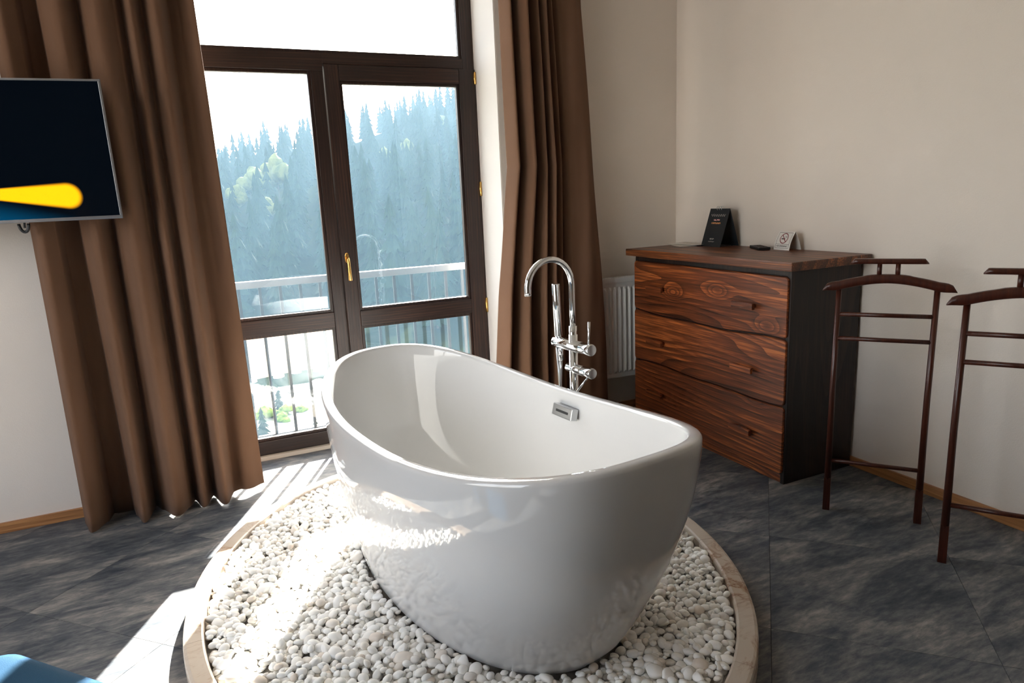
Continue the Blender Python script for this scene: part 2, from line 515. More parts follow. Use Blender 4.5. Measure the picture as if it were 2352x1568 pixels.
for ya, yb in ((LY0, LY0+0.07), ((LY0+LY1)/2-0.04, (LY0+LY1)/2+0.04), (LY1-0.07, LY1)):
    bxo('frame_post', Vector((RX0-0.16, ya, LZ0))-w2.location, Vector((RX0-0.08, yb, LZ1))-w2.location, 'frame_v', w2)
for za, zb in ((LZ0, LZ0+0.07), (LZ1-0.07, LZ1)):
    bxo('frame_rail', Vector((RX0-0.155, LY0+0.0702, za))-w2.location, Vector((RX0-0.085, LY1-0.0702, zb))-w2.location, 'frame_h', w2)
bxo('wall_rear', (RX0, RY0-0.25, -0.3), (0, RY0, CEIL+0.2), 'wall_dark')
bxo('ceiling', (RX0, RY0, CEIL), (0, 0, CEIL+0.2), 'ceiling')
fl = bxo('floor', (RX0, RY0, -0.25), (0, 0, -0.006), 'subfloor')
for n_ in ('wall_right', 'wall_left', 'wall_rear', 'ceiling', 'floor'):
    bpy.data.objects[n_]['kind'] = 'structure'

def clip_poly(poly, x0, x1, y0, y1):
    for ax, lim, sgn in ((0, x0, 1), (0, x1, -1), (1, y0, 1), (1, y1, -1)):
        out = []
        for i in range(len(poly)):
            p, q = poly[i], poly[(i+1) % len(poly)]
            dp, dq = sgn*(p[ax]-lim), sgn*(q[ax]-lim)
            if dp >= 0: out.append(p)
            if (dp >= 0) != (dq >= 0):
                t = dp/(dp-dq); out.append((p[0]+(q[0]-p[0])*t, p[1]+(q[1]-p[1])*t))
        poly = out
        if len(poly) < 3: return []
    return poly
# diagonal vinyl tiles, each its own piece
TS, G = 0.61, 0.0007
c45 = math.sqrt(0.5)
tile_shared = None
rnd = random.Random(3)
for i in range(-14, 14):
    for j in range(-16, 14):
        a0, b0 = -2.40 + i*TS, 0.572 + j*TS
        cen_a, cen_b = a0+TS/2, b0+TS/2
        cx, cy = (cen_a+cen_b)*c45, (cen_a-cen_b)*c45
        if not (RX0-0.5 < cx < 0.5 and RY0-0.5 < cy < 0.5): continue
        cor = [(a0+G, b0+G), (a0+TS-G, b0+G), (a0+TS-G, b0+TS-G), (a0+G, b0+TS-G)]
        w = [((a+b)*c45, (a-b)*c45) for a, b in cor]
        cl = clip_poly(w, RX0, -0.001, RY0, -0.0005)
        if len(cl) < 3: continue
        full = len(cl) == 4 and all(abs(p[0]-q[0])+abs(p[1]-q[1]) < 1e-6 for p, q in zip(cl, w))
        if full and tile_shared is not None:
            o = bpy.data.objects.new('tile', tile_shared); COL.objects.link(o)
        else:
            bmx = bmesh.new()
            top = [bmx.verts.new((p[0]-cx, p[1]-cy, 0)) for p in cl]
            bot = [bmx.verts.new((p[0]-cx, p[1]-cy, -0.0055)) for p in cl]
            bmx.faces.new(top); bmx.faces.new(bot[::-1])
            for k in range(len(top)):
                bmx.faces.new((top[k], bot[k], bot[(k+1) % len(top)], top[(k+1) % len(top)]))
            o = make('tile', bmx, 'floor')
            if full: tile_shared = o.data
        o.parent = fl; o.location = (cx, cy, 0)
# strip of flooring in the window recess
o = bxo('recess_tile', (OX0+0.001, 0.0005, -0.0055), (OX1-0.001, 0.285, 0.0), 'floor', fl)
bxo('recess_slab', (OX0, 0, -0.25), (OX1, WT, -0.006), 'subfloor', fl)
# plaster lining of the recess
bm = bmesh.new()
box(bm, (OX1-0.004, 0.002, 0.0), (OX1, 0.30, OZ1))
box(bm, (OX0, 0.002, 0.0), (OX0+0.004, 0.30, OZ1))
tag(make('trim_1', bm, 'reveal'), 'pale plaster reveal beside the balcony door', kind='structure')
# baseboards
bm = bmesh.new(); box(bm, (-0.014, RY0+0.02, 0.0), (-0.0005, -0.02, 0.047), 0.003)
tag(make('baseboard_right', bm, 'oak_y'), 'oak baseboard along the right wall', kind='structure')
bm = bmesh.new(); box(bm, (RX0, -0.014, 0.0), (OX0-0.005, -0.0005, 0.047), 0.003)
tag(make('baseboard_window_left', bm, 'oak'), 'oak baseboard under the television', kind='structure')
bm = bmesh.new(); box(bm, (OX1+0.005, -0.014, 0.0), (-0.016, -0.0005, 0.047), 0.003)
tag(make('baseboard_window_right', bm, 'oak'), 'oak baseboard under the radiator', kind='structure')
bm = bmesh.new(); box(bm, (OX0+0.006, 0.278, 0.0), (OX1-0.006, 0.372, 0.022), 0.002)
tag(make('trim_2', bm, 'sill'), 'stone threshold under the balcony window', kind='structure')

# ------------------------------------------------------------------ balcony window and door
FY0, FY1 = 0.300, 0.376                         # frame depth
PY = 0.345                                      # pane plane
XR, XG = -1.194, -2.037                         # right outer edge, groove between fixed light and door
XL = OX0 + 0.006
wroot = tag(empty('window_1', ((XL+XR)/2, FY0, 0.02)), 'dark wooden balcony window with a fixed light and a top light', kind='structure')
def wpart(name, lo, hi, mat, parent=wroot, bev=0.004):
    p = parent.location
    return bxo(name, Vector(lo)-p, Vector(hi)-p, mat, parent, bev)
wpart('frame_post', (XR-0.066, FY0, 0.022), (OX1-0.005, FY1, OZ1-0.004), 'frame_v')
wpart('frame_post', (XL, FY0, 0.022), (XL+0.07, FY1, OZ1-0.004), 'frame_v')
wpart('frame_post', (-2.100, FY0, 0.022), (XG, FY1, 2.062), 'frame_v')
wpart('frame_rail', (XL+0.0702, FY0+0.001, OZ1-0.075), (XR-0.0662, FY1-0.001, OZ1-0.004), 'frame_h')
wpart('transom', (XL+0.0702, FY0-0.004, 2.030), (XG-0.0002, FY1-0.002, 2.117), 'frame_h')
wpart('transom', (XG, FY0-0.004, 2.0625), (XR-0.0662, FY1-0.002, 2.117), 'frame_h')
wpart('frame_rail', (XL+0.0702, FY0+0.001, 0.686), (-2.1002, FY1-0.001, 0.769), 'frame_h')
wpart('frame_rail', (XL+0.0702, FY0+0.001, 0.024), (-2.1002, FY1-0.001, 0.100), 'frame_h')
def bead(x0, x1, z0, z1, parent, y=FY0, w=0.016):
    """dark glazing bead set back round a pane"""
    p = parent.location
    bmx = bmesh.new()
    ya, yb = y+0.012, y+0.040
    box(bmx, Vector((x0, ya, z0))-p, Vector((x0+w, yb, z1))-p, 0.003)
    box(bmx, Vector((x1-w, ya, z0))-p, Vector((x1, yb, z1))-p, 0.003)
    box(bmx, Vector((x0+w, ya, z0))-p, Vector((x1-w, yb, z0+w))-p, 0.003)
    box(bmx, Vector((x0+w, ya, z1-w))-p, Vector((x1-w, yb, z1))-p, 0.003)
    make('glazing_bead', bmx, 'frame_v', parent)
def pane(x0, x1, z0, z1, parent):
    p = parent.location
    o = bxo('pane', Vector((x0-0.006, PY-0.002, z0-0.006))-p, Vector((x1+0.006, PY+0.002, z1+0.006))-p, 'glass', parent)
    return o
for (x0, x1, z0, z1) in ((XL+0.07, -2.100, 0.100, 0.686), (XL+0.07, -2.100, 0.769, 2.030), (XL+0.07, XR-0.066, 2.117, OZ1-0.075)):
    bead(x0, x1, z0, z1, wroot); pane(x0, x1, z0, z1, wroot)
droot = tag(empty('door_1', (-1.62, 0.288, 0.03)), 'dark wooden balcony door with two glass panes and brass handle', kind='structure')
DY0, DY1 = 0.284, 0.362
def dpart(name, lo, hi, mat, bev=0.005):
    return wpart(name, lo, hi, mat, droot, bev)
DX0, DX1 = XG+0.004, XR+0.002
# left stile, right stile, rails
dpart('stile', (DX0, DY0, 0.026), (-1.959, DY1, 2.060), 'frame_v')
dpart('stile', (-1.290, DY0, 0.026), (DX1, FY0-0.001, 2.060), 'frame_v')
dpart('stile_core', (-1.290, FY0-0.001, 0.026), (XR-0.068, DY1, 2.060), 'frame_v', 0.0)
dpart('door_rail', (-1.9588, DY0+0.0005, 1.981), (-1.2902, DY1, 2.060), 'frame_h')
dpart('door_rail', (-1.9588, DY0+0.0005, 0.677), (-1.2902, DY1, 0.763), 'frame_h')
dpart('door_rail', (-1.9588, DY0+0.0005, 0.026), (-1.2902, DY1, 0.120), 'frame_h')
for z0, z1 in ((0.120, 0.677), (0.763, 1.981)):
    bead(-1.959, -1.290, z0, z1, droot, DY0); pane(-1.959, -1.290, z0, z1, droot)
# brass handle
hx, hz = -2.006, 1.062
p = droot.location
bm = bmesh.new()
ring = []
for k in range(20):
    a = 2*math.pi*k/20
    ring.append((0.0125*math.copysign(abs(math.cos(a))**0.8, math.cos(a)), 0.028*math.copysign(abs(math.sin(a))**0.8, math.sin(a))))
loft(bm, [[Vector((hx+x*s, DY0-y, hz+z*s))-p for x, z in ring] for y, s in ((0, 1.0), (0.004, 1.0), (0.008, 0.82))], True, True)
rose = make('handle_plate', bm, 'brass', droot)
bm = bmesh.new()
tube(bm, [Vector((hx, DY0-0.006, hz-0.006))-p, Vector((hx, DY0-0.040, hz-0.006))-p], 0.007, 12)
tube(bm, [Vector((hx, DY0-0.033, hz+0.004))-p, Vector((hx-0.001, DY0-0.040, hz-0.014))-p, Vector((hx-0.001, DY0-0.043, hz-0.05))-p, Vector((hx-0.001, DY0-0.043, hz-0.118))-p,
          Vector((hx-0.001, DY0-0.043, hz-0.122))-p], [0.006, 0.0075, 0.0075, 0.0105, 0.009], 12)
tag(make('door_handle', bm, 'brass', droot, True), 'brass lever handle')
for z0, z1 in ((1.98, 2.045), (1.36, 1.442), (0.673, 0.76)):
    bm = bmesh.new()
    tube(bm, [Vector((-1.196, DY0-0.006, z0))-p, Vector((-1.196, DY0-0.006, z1))-p], 0.008, 10)
    make('hinge', bm, 'brass', droot, True)

# ------------------------------------------------------------------ curtains
def curtain(name, label, prof, zs, ybase, thick=0.006, nx=260, zbot=0.022, ztop=2.98, seed=1, depth=0.15, hem=None):
    """prof(z) -> list of (x, depth) key points; peaks have depth 1, troughs 0"""
    rn = random.Random(seed)
    NZ = 48
    bmx = bmesh.new()
    def section(z):
        keys = prof(z)
        xs = np.array([k[0] for k in keys]); ds = np.array([k[1] for k in keys])
        pts = []
        for i in range(nx+1):
            t = i/nx*(len(keys)-1)
            k = min(int(t), len(keys)-2); f = t-k
            # round towards a crest, sharp crease towards a trough
            e = math.sin(f*math.pi/2) if ds[k+1] > ds[k] else 1-math.cos(f*math.pi/2)
            e = e*0.8+(0.5-0.5*math.cos(math.pi*f))*0.2
            d = ds[k]+(ds[k+1]-ds[k])*e
            x = xs[k]+(xs[k+1]-xs[k])*(f+0.03*math.sin(2*math.pi*f))
            pts.append((x, d))
        return pts
    front = []
    for j in range(NZ+1):
        z = zbot+(ztop-zbot)*(j/NZ)
        amp = depth*(1+0.2*max(0, 1-(z/1.6)))
        row = []
        for i, (x, d) in enumerate(section(z)):
            y = ybase - amp*d + 0.006*math.sin(x*31+z*1.7+seed) + 0.004*math.sin(x*57-z*2.3)
            zz = z
            if j == 0: zz = (hem(x) if hem else zbot) + 0.003*math.sin(x*23+seed)
            row.append(Vector((x, y, zz)))
        front.append(row)
    fv = [[bmx.verts.new(p) for p in r] for r in front]
    bv = []
    for j, r in enumerate(front):
        br = []
        for i, p in enumerate(r):
            a = r[max(i-1, 0)]; b = r[min(i+1, len(r)-1)]
            t = (b-a); n = Vector((-t.y, t.x, 0)).normalized()
            br.append(bmx.verts.new(p+n*thick))
        bv.append(br)
    W = nx
    for j in range(NZ):
        for i in range(W):
            bmx.faces.new((fv[j][i], fv[j][i+1], fv[j+1][i+1], fv[j+1][i]))
            bmx.faces.new((bv[j][i], bv[j+1][i], bv[j+1][i+1], bv[j][i+1]))
        bmx.faces.new((fv[j][0], fv[j+1][0], bv[j+1][0], bv[j][0]))
        bmx.faces.new((fv[j][W], bv[j][W], bv[j+1][W], fv[j+1][W]))
    for i in range(W):
        bmx.faces.new((fv[0][i], bv[0][i], bv[0][i+1], fv[0][i+1]))
        bmx.faces.new((fv[NZ][i], fv[NZ][i+1], bv[NZ][i+1], bv[NZ][i]))
    o = make(name, bmx, 'curtain', None, True)
    return tag(o, label, 'curtain', 'curtains of the balcony window')

def prof_left(z):
    f = min(max(z/2.2, 0), 1.15)
    bot = [(-3.355, .25), (-3.310, 1.0), (-3.262, .55), (-3.245, .05), (-3.165, .0), (-3.145, .45), (-3.110, 1.0), (-3.070, .15), (-3.035, .55), (-2.975, 1.05), (-2.925, .55), (-2.905, .15),
           (-2.865, .85), (-2.825, .2), (-2.775, .95), (-2.735, .3), (-2.665, .55), (-2.592, .28)]
    top = [(-3.355, .45), (-3.310, .85), (-3.268, .45), (-3.250, .05), (-3.205, .0), (-3.190, .5), (-3.120, .85), (-3.062, .1), (-3.030, .6), (-2.985, .9), (-2.930, .4), (-2.905, .05),
           (-2.868, .8), (-2.832, .15), (-2.775, .9), (-2.730, .0), (-2.690, .1), (-2.628, .55)]
    return [(b[0]+(t[0]-b[0])*f, b[1]+(t[1]-b[1])*f) for b, t in zip(bot, top)]
curtain('curtain', 'brown pleated floor-length curtain hanging beside the television', prof_left, None, -0.055, zbot=0.012, seed=2, hem=lambda x: 0.007+0.024*max(0, min(1, (x+2.74)/0.04)))

def prof_right(z):
    zk = [0.0, 0.45, 0.85, 1.5, 2.3, 3.0]
    xl = np.interp(z, zk, [-1.345, -1.345, -1.312, -1.222, -1.232, -1.25])
    xr = np.interp(z, zk, [-0.625, -0.632, -0.655, -0.70, -0.752, -0.77])
    keys = [(0, .25), (.045, .9), (.115, .1), (.20, 1.05), (.285, .0), (.36, .9), (.405, .2), (.455, .9), (.515, .05), (.575, .5), (.62, .0), (.70, .35), (.83, .5), (1.0, .2)]
    return [(xl+(xr-xl)*s, d) for s, d in keys]
curtain('curtain', 'brown pleated curtain hanging behind the bath tap and beside the radiator', prof_right, None, -0.125, seed=5)

# ------------------------------------------------------------------ bathtub
TC = Vector((-1.9746, -1.4344, 0)); TTH = 1.6985
TU = Vector((math.cos(TTH), math.sin(TTH), 0)); TV = Vector((-math.sin(TTH), math.cos(TTH), 0))
TA, TB, BZ = 0.8499, 0.4166, 0.052
def spow(v, e): return math.copysign(abs(v)**e, v)
def rim_z(u):
    um = 0.117
    return 0.6421 + (0.0946*((u-um)/(1-um))**2 if u > um else 0.0981*((um-u)/(1+um))**2)
NT = 144
def tub_ring(fn):
    """fn(u_unit, v_unit) -> local (U, V, z) in tub axes"""
    out = []
    for k in range(NT):
        t = 2*math.pi*(k+0.5)/NT
        n = 2.80 if math.cos(t) < 0 else 2.505
        n = 2.65 + 0.15*(-math.cos(t))
        u = spow(math.cos(t), 2/n); v = spow(math.sin(t), 2/n)
        out.append(fn(u, v, t))
    return out
def outer(g, h, dz=0.0, inset=0.0):
    """g: 0 base outline .. 1 rim outline, h: 0 base .. 1 rim height"""
    def fn(u, v, t):
        n2 = 2.2
        ub = spow(math.cos(t), 2/n2); vb = spow(math.sin(t), 2/n2)
        U0, V0 = ub*0.6615+0.0514, vb*0.3452
        U1, V1 = u*(TA-inset), v*(TB-inset)
        z = BZ + (rim_z(u)-BZ)*h + dz
        return Vector((U0+(U1-U0)*g, V0+(V1-V0)*g, z))
    return fn
bm = bmesh.new()
rings = [tub_ring(outer(-0.03, 0.0)), tub_ring(outer(0.0, 0.008))]
for i in range(1, 17):
    h = i/17
    g = 1-(1-h)**1.75
    rings.append(tub_ring(outer(g, h)))
LIP = 0.036
rings += [tub_ring(outer(1, 1, -0.012)), tub_ring(outer(1, 1, -0.004, 0.002)), tub_ring(outer(1, 1, 0.0, 0.007)),
          tub_ring(outer(1, 1, 0.0, LIP-0.007)), tub_ring(outer(1, 1, -0.004, LIP-0.002)), tub_ring(outer(1, 1, -0.014, LIP+0.001))]
FLOORZ = 0.17
def inner(h):
    """h: 1 rim .. 0 basin floor"""
    def fn(u, v, t):
        n2 = 2.3
        ub = spow(math.cos(t), 2/n2); vb = spow(math.sin(t), 2/n2)
        U0, V0 = ub*0.50+0.02, vb*0.235
        U1, V1 = u*(TA-LIP-0.001), v*(TB-LIP-0.001)
        s = math.sin(h*math.pi/2)**0.62
        zt = rim_z(u)-0.014
        z = FLOORZ + (zt-FLOORZ)*(1-math.cos(h*math.pi/2)**0.9 if h < 1 else 1)
        return Vector((U0*0+ (U0+(U1-U0)*s), V0+(V1-V0)*s, z))
    return fn
for i in range(1, 19):
    rings.append(tub_ring(inner(1-i/18)))
def floor_ring(s):
    def fn(u, v, t):
        n2 = 2.3
        return Vector((spow(math.cos(t), 2/n2)*0.50*s+0.02, spow(math.sin(t), 2/n2)*0.235*s, FLOORZ-0.006*(1-s)))
    return fn
rings += [tub_ring(floor_ring(s)) for s in (0.8, 0.5, 0.2)]
loft(bm, rings, True, True)
troot = tag(empty('bathtub', (TC.x, TC.y, BZ), TTH), 'white freestanding oval bathtub with raised ends on the pebble bed', 'bathtub')
for v in bm.verts: v.co.z -= BZ
make('tub_shell', bm, 'tub', troot, True)
# overflow plate on the wall beside the tap
vin = -(TB-0.075)
def tl(u, v, z): return Vector((u, v, z-BZ))
bm = bmesh.new()
box(bm, (-0.058, -0.014, -0.0215), (0.058, 0.014, 0.0215), 0.004)
ovp = make('overflow_plate', bm, 'steel', troot)
ovp.location = tl(-0.022, vin-0.016, 0.575); ovp.rotation_euler = (math.radians(13), 0, 0)
sl = bxo('overflow_slot', (-0.036, 0.0125, -0.0045), (0.036, 0.0146, 0.0045), 'black_slot', ovp)
# drain in the basin floor
bm = bmesh.new()
loft(bm, [[Vector((0.03*s*math.cos(2*math.pi*k/24), 0.03*s*math.sin(2*math.pi*k/24), z)) for k in range(24)] for s, z in ((1, 0), (1, 0.004), (0.8, 0.007), (0.1, 0.008))], True, True)
dr = make('drain_cap', bm, 'chrome', troot, True); dr.location = tl(0.02, 0, FLOORZ-0.006)

# ------------------------------------------------------------------ bath tap
FB = Vector((-1.432, -1.163, 0.0))
froot = tag(empty('bath_tap', (FB.x, FB.y, 0.05)), 'chrome floor-standing bath tap with arched spout and hand shower', 'tap')
fp = Vector((FB.x, FB.y, 0.05))
sp_dir = Vector((-0.990, -0.13, 0)).normalized()
ax = Vector((0.127, -0.992, 0)).normalized()        # along the tub, towards the room
def L(z, a=0.0, s=0.0): return Vector((0, 0, z-0.05)) + ax*a + sp_dir*s
tubo('column', [L(0.05), L(0.80)], 0.0185, 'chrome', froot, 20)
bm = bmesh.new()
loft(bm, [[Vector((r*math.cos(2*math.pi*k/32), r*math.sin(2*math.pi*k/32), z)) for k in range(32)] for r, z in ((0.06, -0.02), (0.06, 0.018), (0.052, 0.024), (0.022, 0.026))], True, True)
make('base_flange', bm, 'chrome', froot, True)
tubo('collar', [L(0.755), L(0.835)], 0.0165, 'chrome', froot, 20)
R_ = 0.105
pts = [L(0.83), L(0.90), L(0.96), L(1.0)]
for k in range(1, 17):
    a = math.pi*k/16*1.03
    pts.append(L(1.0+R_*math.sin(a)*1.02, 0, R_-R_*math.cos(a)))
tubo('spout', pts+[pts[-1]+Vector((0, 0, -0.012))], 0.0125, 'chrome', froot, 18)
mz, lz = 0.752, 0.658
tubo('mixer_body', [L(mz, -0.125), L(mz, -0.12), L(mz, 0.055)], [0.021, 0.0235, 0.0235], 'chrome', froot, 24)
tubo('mixer_knob', [L(mz, 0.056), L(mz, 0.115), L(mz, 0.118)], [0.0235, 0.0235, 0.0215], 'chrome', froot, 24)
tubo('lever', [L(mz+0.018, 0.098), L(mz+0.112, 0.104)], [0.0042, 0.0055], 'chrome', froot, 10)
tubo('diverter_body', [L(lz, -0.035), L(lz, 0.06)], 0.0195, 'chrome', froot, 24)
tubo('diverter_knob', [L(lz, 0.061), L(lz, 0.118), L(lz, 0.121)], [0.0215, 0.0215, 0.0195], 'chrome', froot, 24)
tubo('lever', [L(lz-0.014, 0.095), L(lz-0.085, 0.055, 0.035)], [0.004, 0.005], 'chrome', froot, 10)
tubo('hand_shower', [L(mz+0.022, -0.098), L(mz+0.028, -0.098), L(0.99, -0.108), L(0.994, -0.108)], [0.013, 0.0165, 0.0165, 0.0155], 'chrome', froot, 18)
tubo('hose_nut', [L(mz-0.022, -0.085), L(mz-0.075, -0.085)], 0.0105, 'chrome', froot, 12)
hp = []
for k in range(30):
    t = k/29
    hp.append(L(mz-0.07-0.42*math.sin(math.pi*t*0.95)-0.02*t, -0.085+0.075*t-0.03*math.sin(math.pi*t), 0.010*math.sin(2*math.pi*t)))
hp[-1] = L(lz-0.03, -0.02)
tubo('hose', hp, [0.0065 if k % 2 else 0.0058 for k in range(30)], 'steel', froot, 10)
tubo('hose', [L(mz-0.02, -0.112), L(mz-0.16, -0.10), L(mz-0.33, -0.085), L(mz-0.45, -0.07)], 0.0055, 'steel', froot, 10)

# ------------------------------------------------------------------ pebble bed: stone kerb, pebbles
KC = Vector((-2.022, -1.339, 0)); KA, KB, KTH, KW, KH = 1.111, 0.929, 1.542, 0.062, 0.066
def kpt(t, inset, z):
    U = (KA-inset)*math.cos(t); V = (KB-inset)*math.sin(t)
    return Vector((KC.x+U*math.cos(KTH)-V*math.sin(KTH), KC.y+U*math.sin(KTH)+V*math.cos(KTH), z))
kroot = tag(empty('stone_kerb', (KC.x, KC.y, 0)), 'oval cream marble kerb edging the white pebble bed', 'kerb')
sect = [(0.0, 0.0), (0.0, KH-0.012), (0.003, KH-0.004), (0.011, KH), (KW-0.008, KH), (KW-0.002, KH-0.003), (KW, KH-0.009), (KW, 0.0)]
NSEG = 9
for s in range(NSEG):
    t0 = 2*math.pi*(s+0.35)/NSEG+0.0006; t1 = 2*math.pi*(s+1.35)/NSEG-0.0006
    bm = bmesh.new()
    rings = [[kpt(t0+(t1-t0)*k/14, i, z)-KC for i, z in sect] for k in range(15)]
    loft(bm, rings, True, True)
    make('kerb_stone', bm, 'marble', kroot, False)
bm = bmesh.new()
ringi = [bm.verts.new(kpt(2*math.pi*k/72, KW*0.5, 0.024)-KC) for k in range(72)]
bm.faces.new(ringi)
ringl = [bm.verts.new(kpt(2*math.pi*k/72, KW*0.5, 0.004)-KC) for k in range(72)]
bm.faces.new(ringl)
for k in range(72): bm.faces.new((ringi[k], ringi[(k+1) % 72], ringl[(k+1) % 72], ringl[k]))
make('bed_base', bm, 'bedfloor', kroot)

def ico(sub):
    b = bmesh.new(); bmesh.ops.create_icosphere(b, subdivisions=sub, radius=1.0)
    b.verts.ensure_lookup_table()
    V_ = np.array([v.co[:] for v in b.verts]); F_ = np.array([[v.index for v in f.verts] for f in b.faces]); b.free()
    return V_, F_
rng = np.random.default_rng(11)
def pebble_shape(V_, seed):
    r = np.random.default_rng(seed)
    A = V_.copy()
    for _ in range(5):
        d = r.normal(size=3); d /= np.linalg.norm(d)
        A *= (1+0.13*r.uniform(-1, 1)*np.sin(1.5*(V_@d)+r.uniform(0, 6)))[:, None]
    for _ in range(4):                                   # worn facets
        d = r.normal(size=3); d /= np.linalg.norm(d)
        h = r.uniform(0.72, 0.95); s = A@d
        A -= np.maximum(s-h, 0)[:, None]*0.75*d
    return A*np.array([1.0, 0.78, 0.56])
V1, F1 = ico(2); V2, F2 = ico(3)
shapes1 = [pebble_shape(V1, k) for k in range(14)]
shapes2 = [pebble_shape(V2, k) for k in range(14)]
ct, st_ = math.cos(KTH), math.sin(KTH)
def in_bed(x, y, m):
    dx, dy = x-KC.x, y-KC.y
    U = dx*ct+dy*st_; V = -dx*st_+dy*ct
    if (U/(KA-KW-m))**2+(V/(KB-KW-m))**2 > 1: return False
    dx, dy = x-TC.x, y-TC.y
    U = dx*TU.x+dy*TU.y-0.0514; V = dx*TV.x+dy*TV.y
    if abs(U/(0.6615+m*0.6))**2.2+abs(V/(0.3452+m*0.6))**2.2 < 1: return False
    return (x-FB.x)**2+(y-FB.y)**2 > 0.06**2
cell = 0.03
def scatter(n_try, dmin_f, zbase, seed, sz):
    r = np.random.default_rng(seed); grid = {}; out = []
    P = np.stack([r.uniform(KC.x-1.1, KC.x+1.1, n_try), r.uniform(KC.y-1.15, KC.y+1.15, n_try)], 1)
    SZ = np.clip(r.lognormal(math.log(sz), 0.24, n_try), sz*0.55, sz*1.75)
    for (x, y), s in zip(P, SZ):
        if not in_bed(x, y, s*0.8): continue
        k = (int(x/cell), int(y/cell)); ok = True
        for i in (-1, 0, 1):
            for j in (-1, 0, 1):
                for (a, b_, q) in grid.get((k[0]+i, k[1]+j), ()):
                    if (a-x)**2+(b_-y)**2 < (dmin_f*(s+q))**2: ok = False; break
                if not ok: break
            if not ok: break
        if ok:
            grid.setdefault(k, []).append((x, y, s)); out.append((x, y, zbase, s))
    return out
peb = scatter(30000, 0.56, 0.037, 5, 0.0140) + scatter(34000, 0.64, 0.0515, 6, 0.0142)
def in_frame(p):
    q = Vector(p)-CAM; d = q.dot(fwd)
    x = 1176+1568*q.dot(rr)/d; y = 784-1568*q.dot(uu)/d
    return 5 < x < 2347 and 0 < y < 1560
top = [(k, (Vector(p[:3])-CAM).length/p[3]) for k, p in enumerate(peb) if p[2] > 0.045 and in_frame(p[:3])]
top.sort(key=lambda q: q[1])
single = {k for k, _ in top[:300]}
meshes2 = []
for k, A in enumerate(shapes2):
    me = bpy.data.meshes.new('pebble'); me.from_pydata(A.tolist(), [], F2.tolist())
    me.polygons.foreach_set('use_smooth', [True]*len(F2)); me.materials.append(M['pebble']); meshes2.append(me)
allV, allF, tones, off = [], [], [], 0
for k, (x, y, z, s) in enumerate(peb):
    az = rng.uniform(0, 2*math.pi); tx, ty = rng.normal(0, 0.32, 2); sh = int(rng.integers(14))
    z = z + rng.normal(0, 0.003)
    E3 = Matrix.Rotation(az, 3, 'Z') @ Matrix.Rotation(tx, 3, 'X') @ Matrix.Rotation(ty, 3, 'Y')
    if k in single:
        o = bpy.data.objects.new('pebble', meshes2[sh]); COL.objects.link(o)
        o.matrix_world = Matrix.Translation((x, y, z)) @ E3.to_4x4() @ Matrix.Diagonal((s*1.18, s*1.18, s*1.18, 1))
        tag(o, 'smooth white pebble lying loose on the bed in front of the bathtub', 'pebble', 'white pebbles around the bathtub')
    else:
        near = z > 0.042 and (x-CAM.x)**2+(y-CAM.y)**2 < 2.3**2
        A = (shapes1[sh]*s*1.18) @ np.array(E3).T + np.array((x, y, z))
        allV.append(A); allF.append(F1+off); tones.append(np.full(len(A), rng.uniform())); off += len(A)
VV = np.concatenate(allV); FF = np.concatenate(allF); TT = np.concatenate(tones)
me = bpy.data.meshes.new('white_pebbles')
me.vertices.add(len(VV)); me.vertices.foreach_set('co', VV.astype(np.float32).ravel())
me.loops.add(FF.size); me.loops.foreach_set('vertex_index', FF.astype(np.int32).ravel())
me.polygons.add(len(FF)); me.polygons.foreach_set('loop_start', np.arange(0, FF.size, 3, dtype=np.int32))
me.polygons.foreach_set('loop_total', np.full(len(FF), 3, dtype=np.int32))
me.polygons.foreach_set('use_smooth', np.ones(len(FF), dtype=bool))
at = me.attributes.new('tone', 'FLOAT', 'POINT'); at.data.foreach_set('value', TT.astype(np.float32))
me.update(); me.materials.append(M['pebble'])
o = bpy.data.objects.new('white_pebbles', me); COL.objects.link(o)
tag(o, 'deep layer of small white pebbles filling the oval bed round the bathtub', 'pebbles', kind='stuff')

# ------------------------------------------------------------------ chest of drawers
DXF, DY_R, DY_L, DH = -0.463, -1.352, -0.208, 1.027
croot = tag(empty('chest_of_drawers', (-0.24, (DY_R+DY_L)/2, 0)), 'dark-stained wooden chest of three drawers against the right wall', 'dresser')
cp = Vector(croot.location)
def cpart(name, lo, hi, mat, bev=0.003, parent=None):
    return bxo(name, Vector(lo)-cp, Vector(hi)-cp, mat, parent or croot, bev)
cpart('top', (-0.509, -1.402, 0.988), (-0.017, -0.190, DH), 'dtop', 0.006)
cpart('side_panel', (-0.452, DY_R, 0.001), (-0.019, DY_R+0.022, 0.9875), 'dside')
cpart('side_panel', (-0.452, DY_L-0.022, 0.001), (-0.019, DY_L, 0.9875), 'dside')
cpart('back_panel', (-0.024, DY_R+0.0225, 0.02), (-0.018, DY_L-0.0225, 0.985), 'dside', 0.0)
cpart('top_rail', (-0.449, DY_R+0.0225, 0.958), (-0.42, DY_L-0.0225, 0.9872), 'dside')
cpart('plinth', (-0.446, DY_R+0.0225, 0.001), (-0.42, DY_L-0.0225, 0.040), 'drawer')
def wav(y, k):
    return 0.007*math.sin(y*5.1+k*1.9)+0.004*math.sin(y*11.3+k*3.1)
lines = [0.960, 0.671, 0.374, 0.045]
hz_ = [(0.815, 0.808), (0.512, 0.506), (0.212, 0.202)]
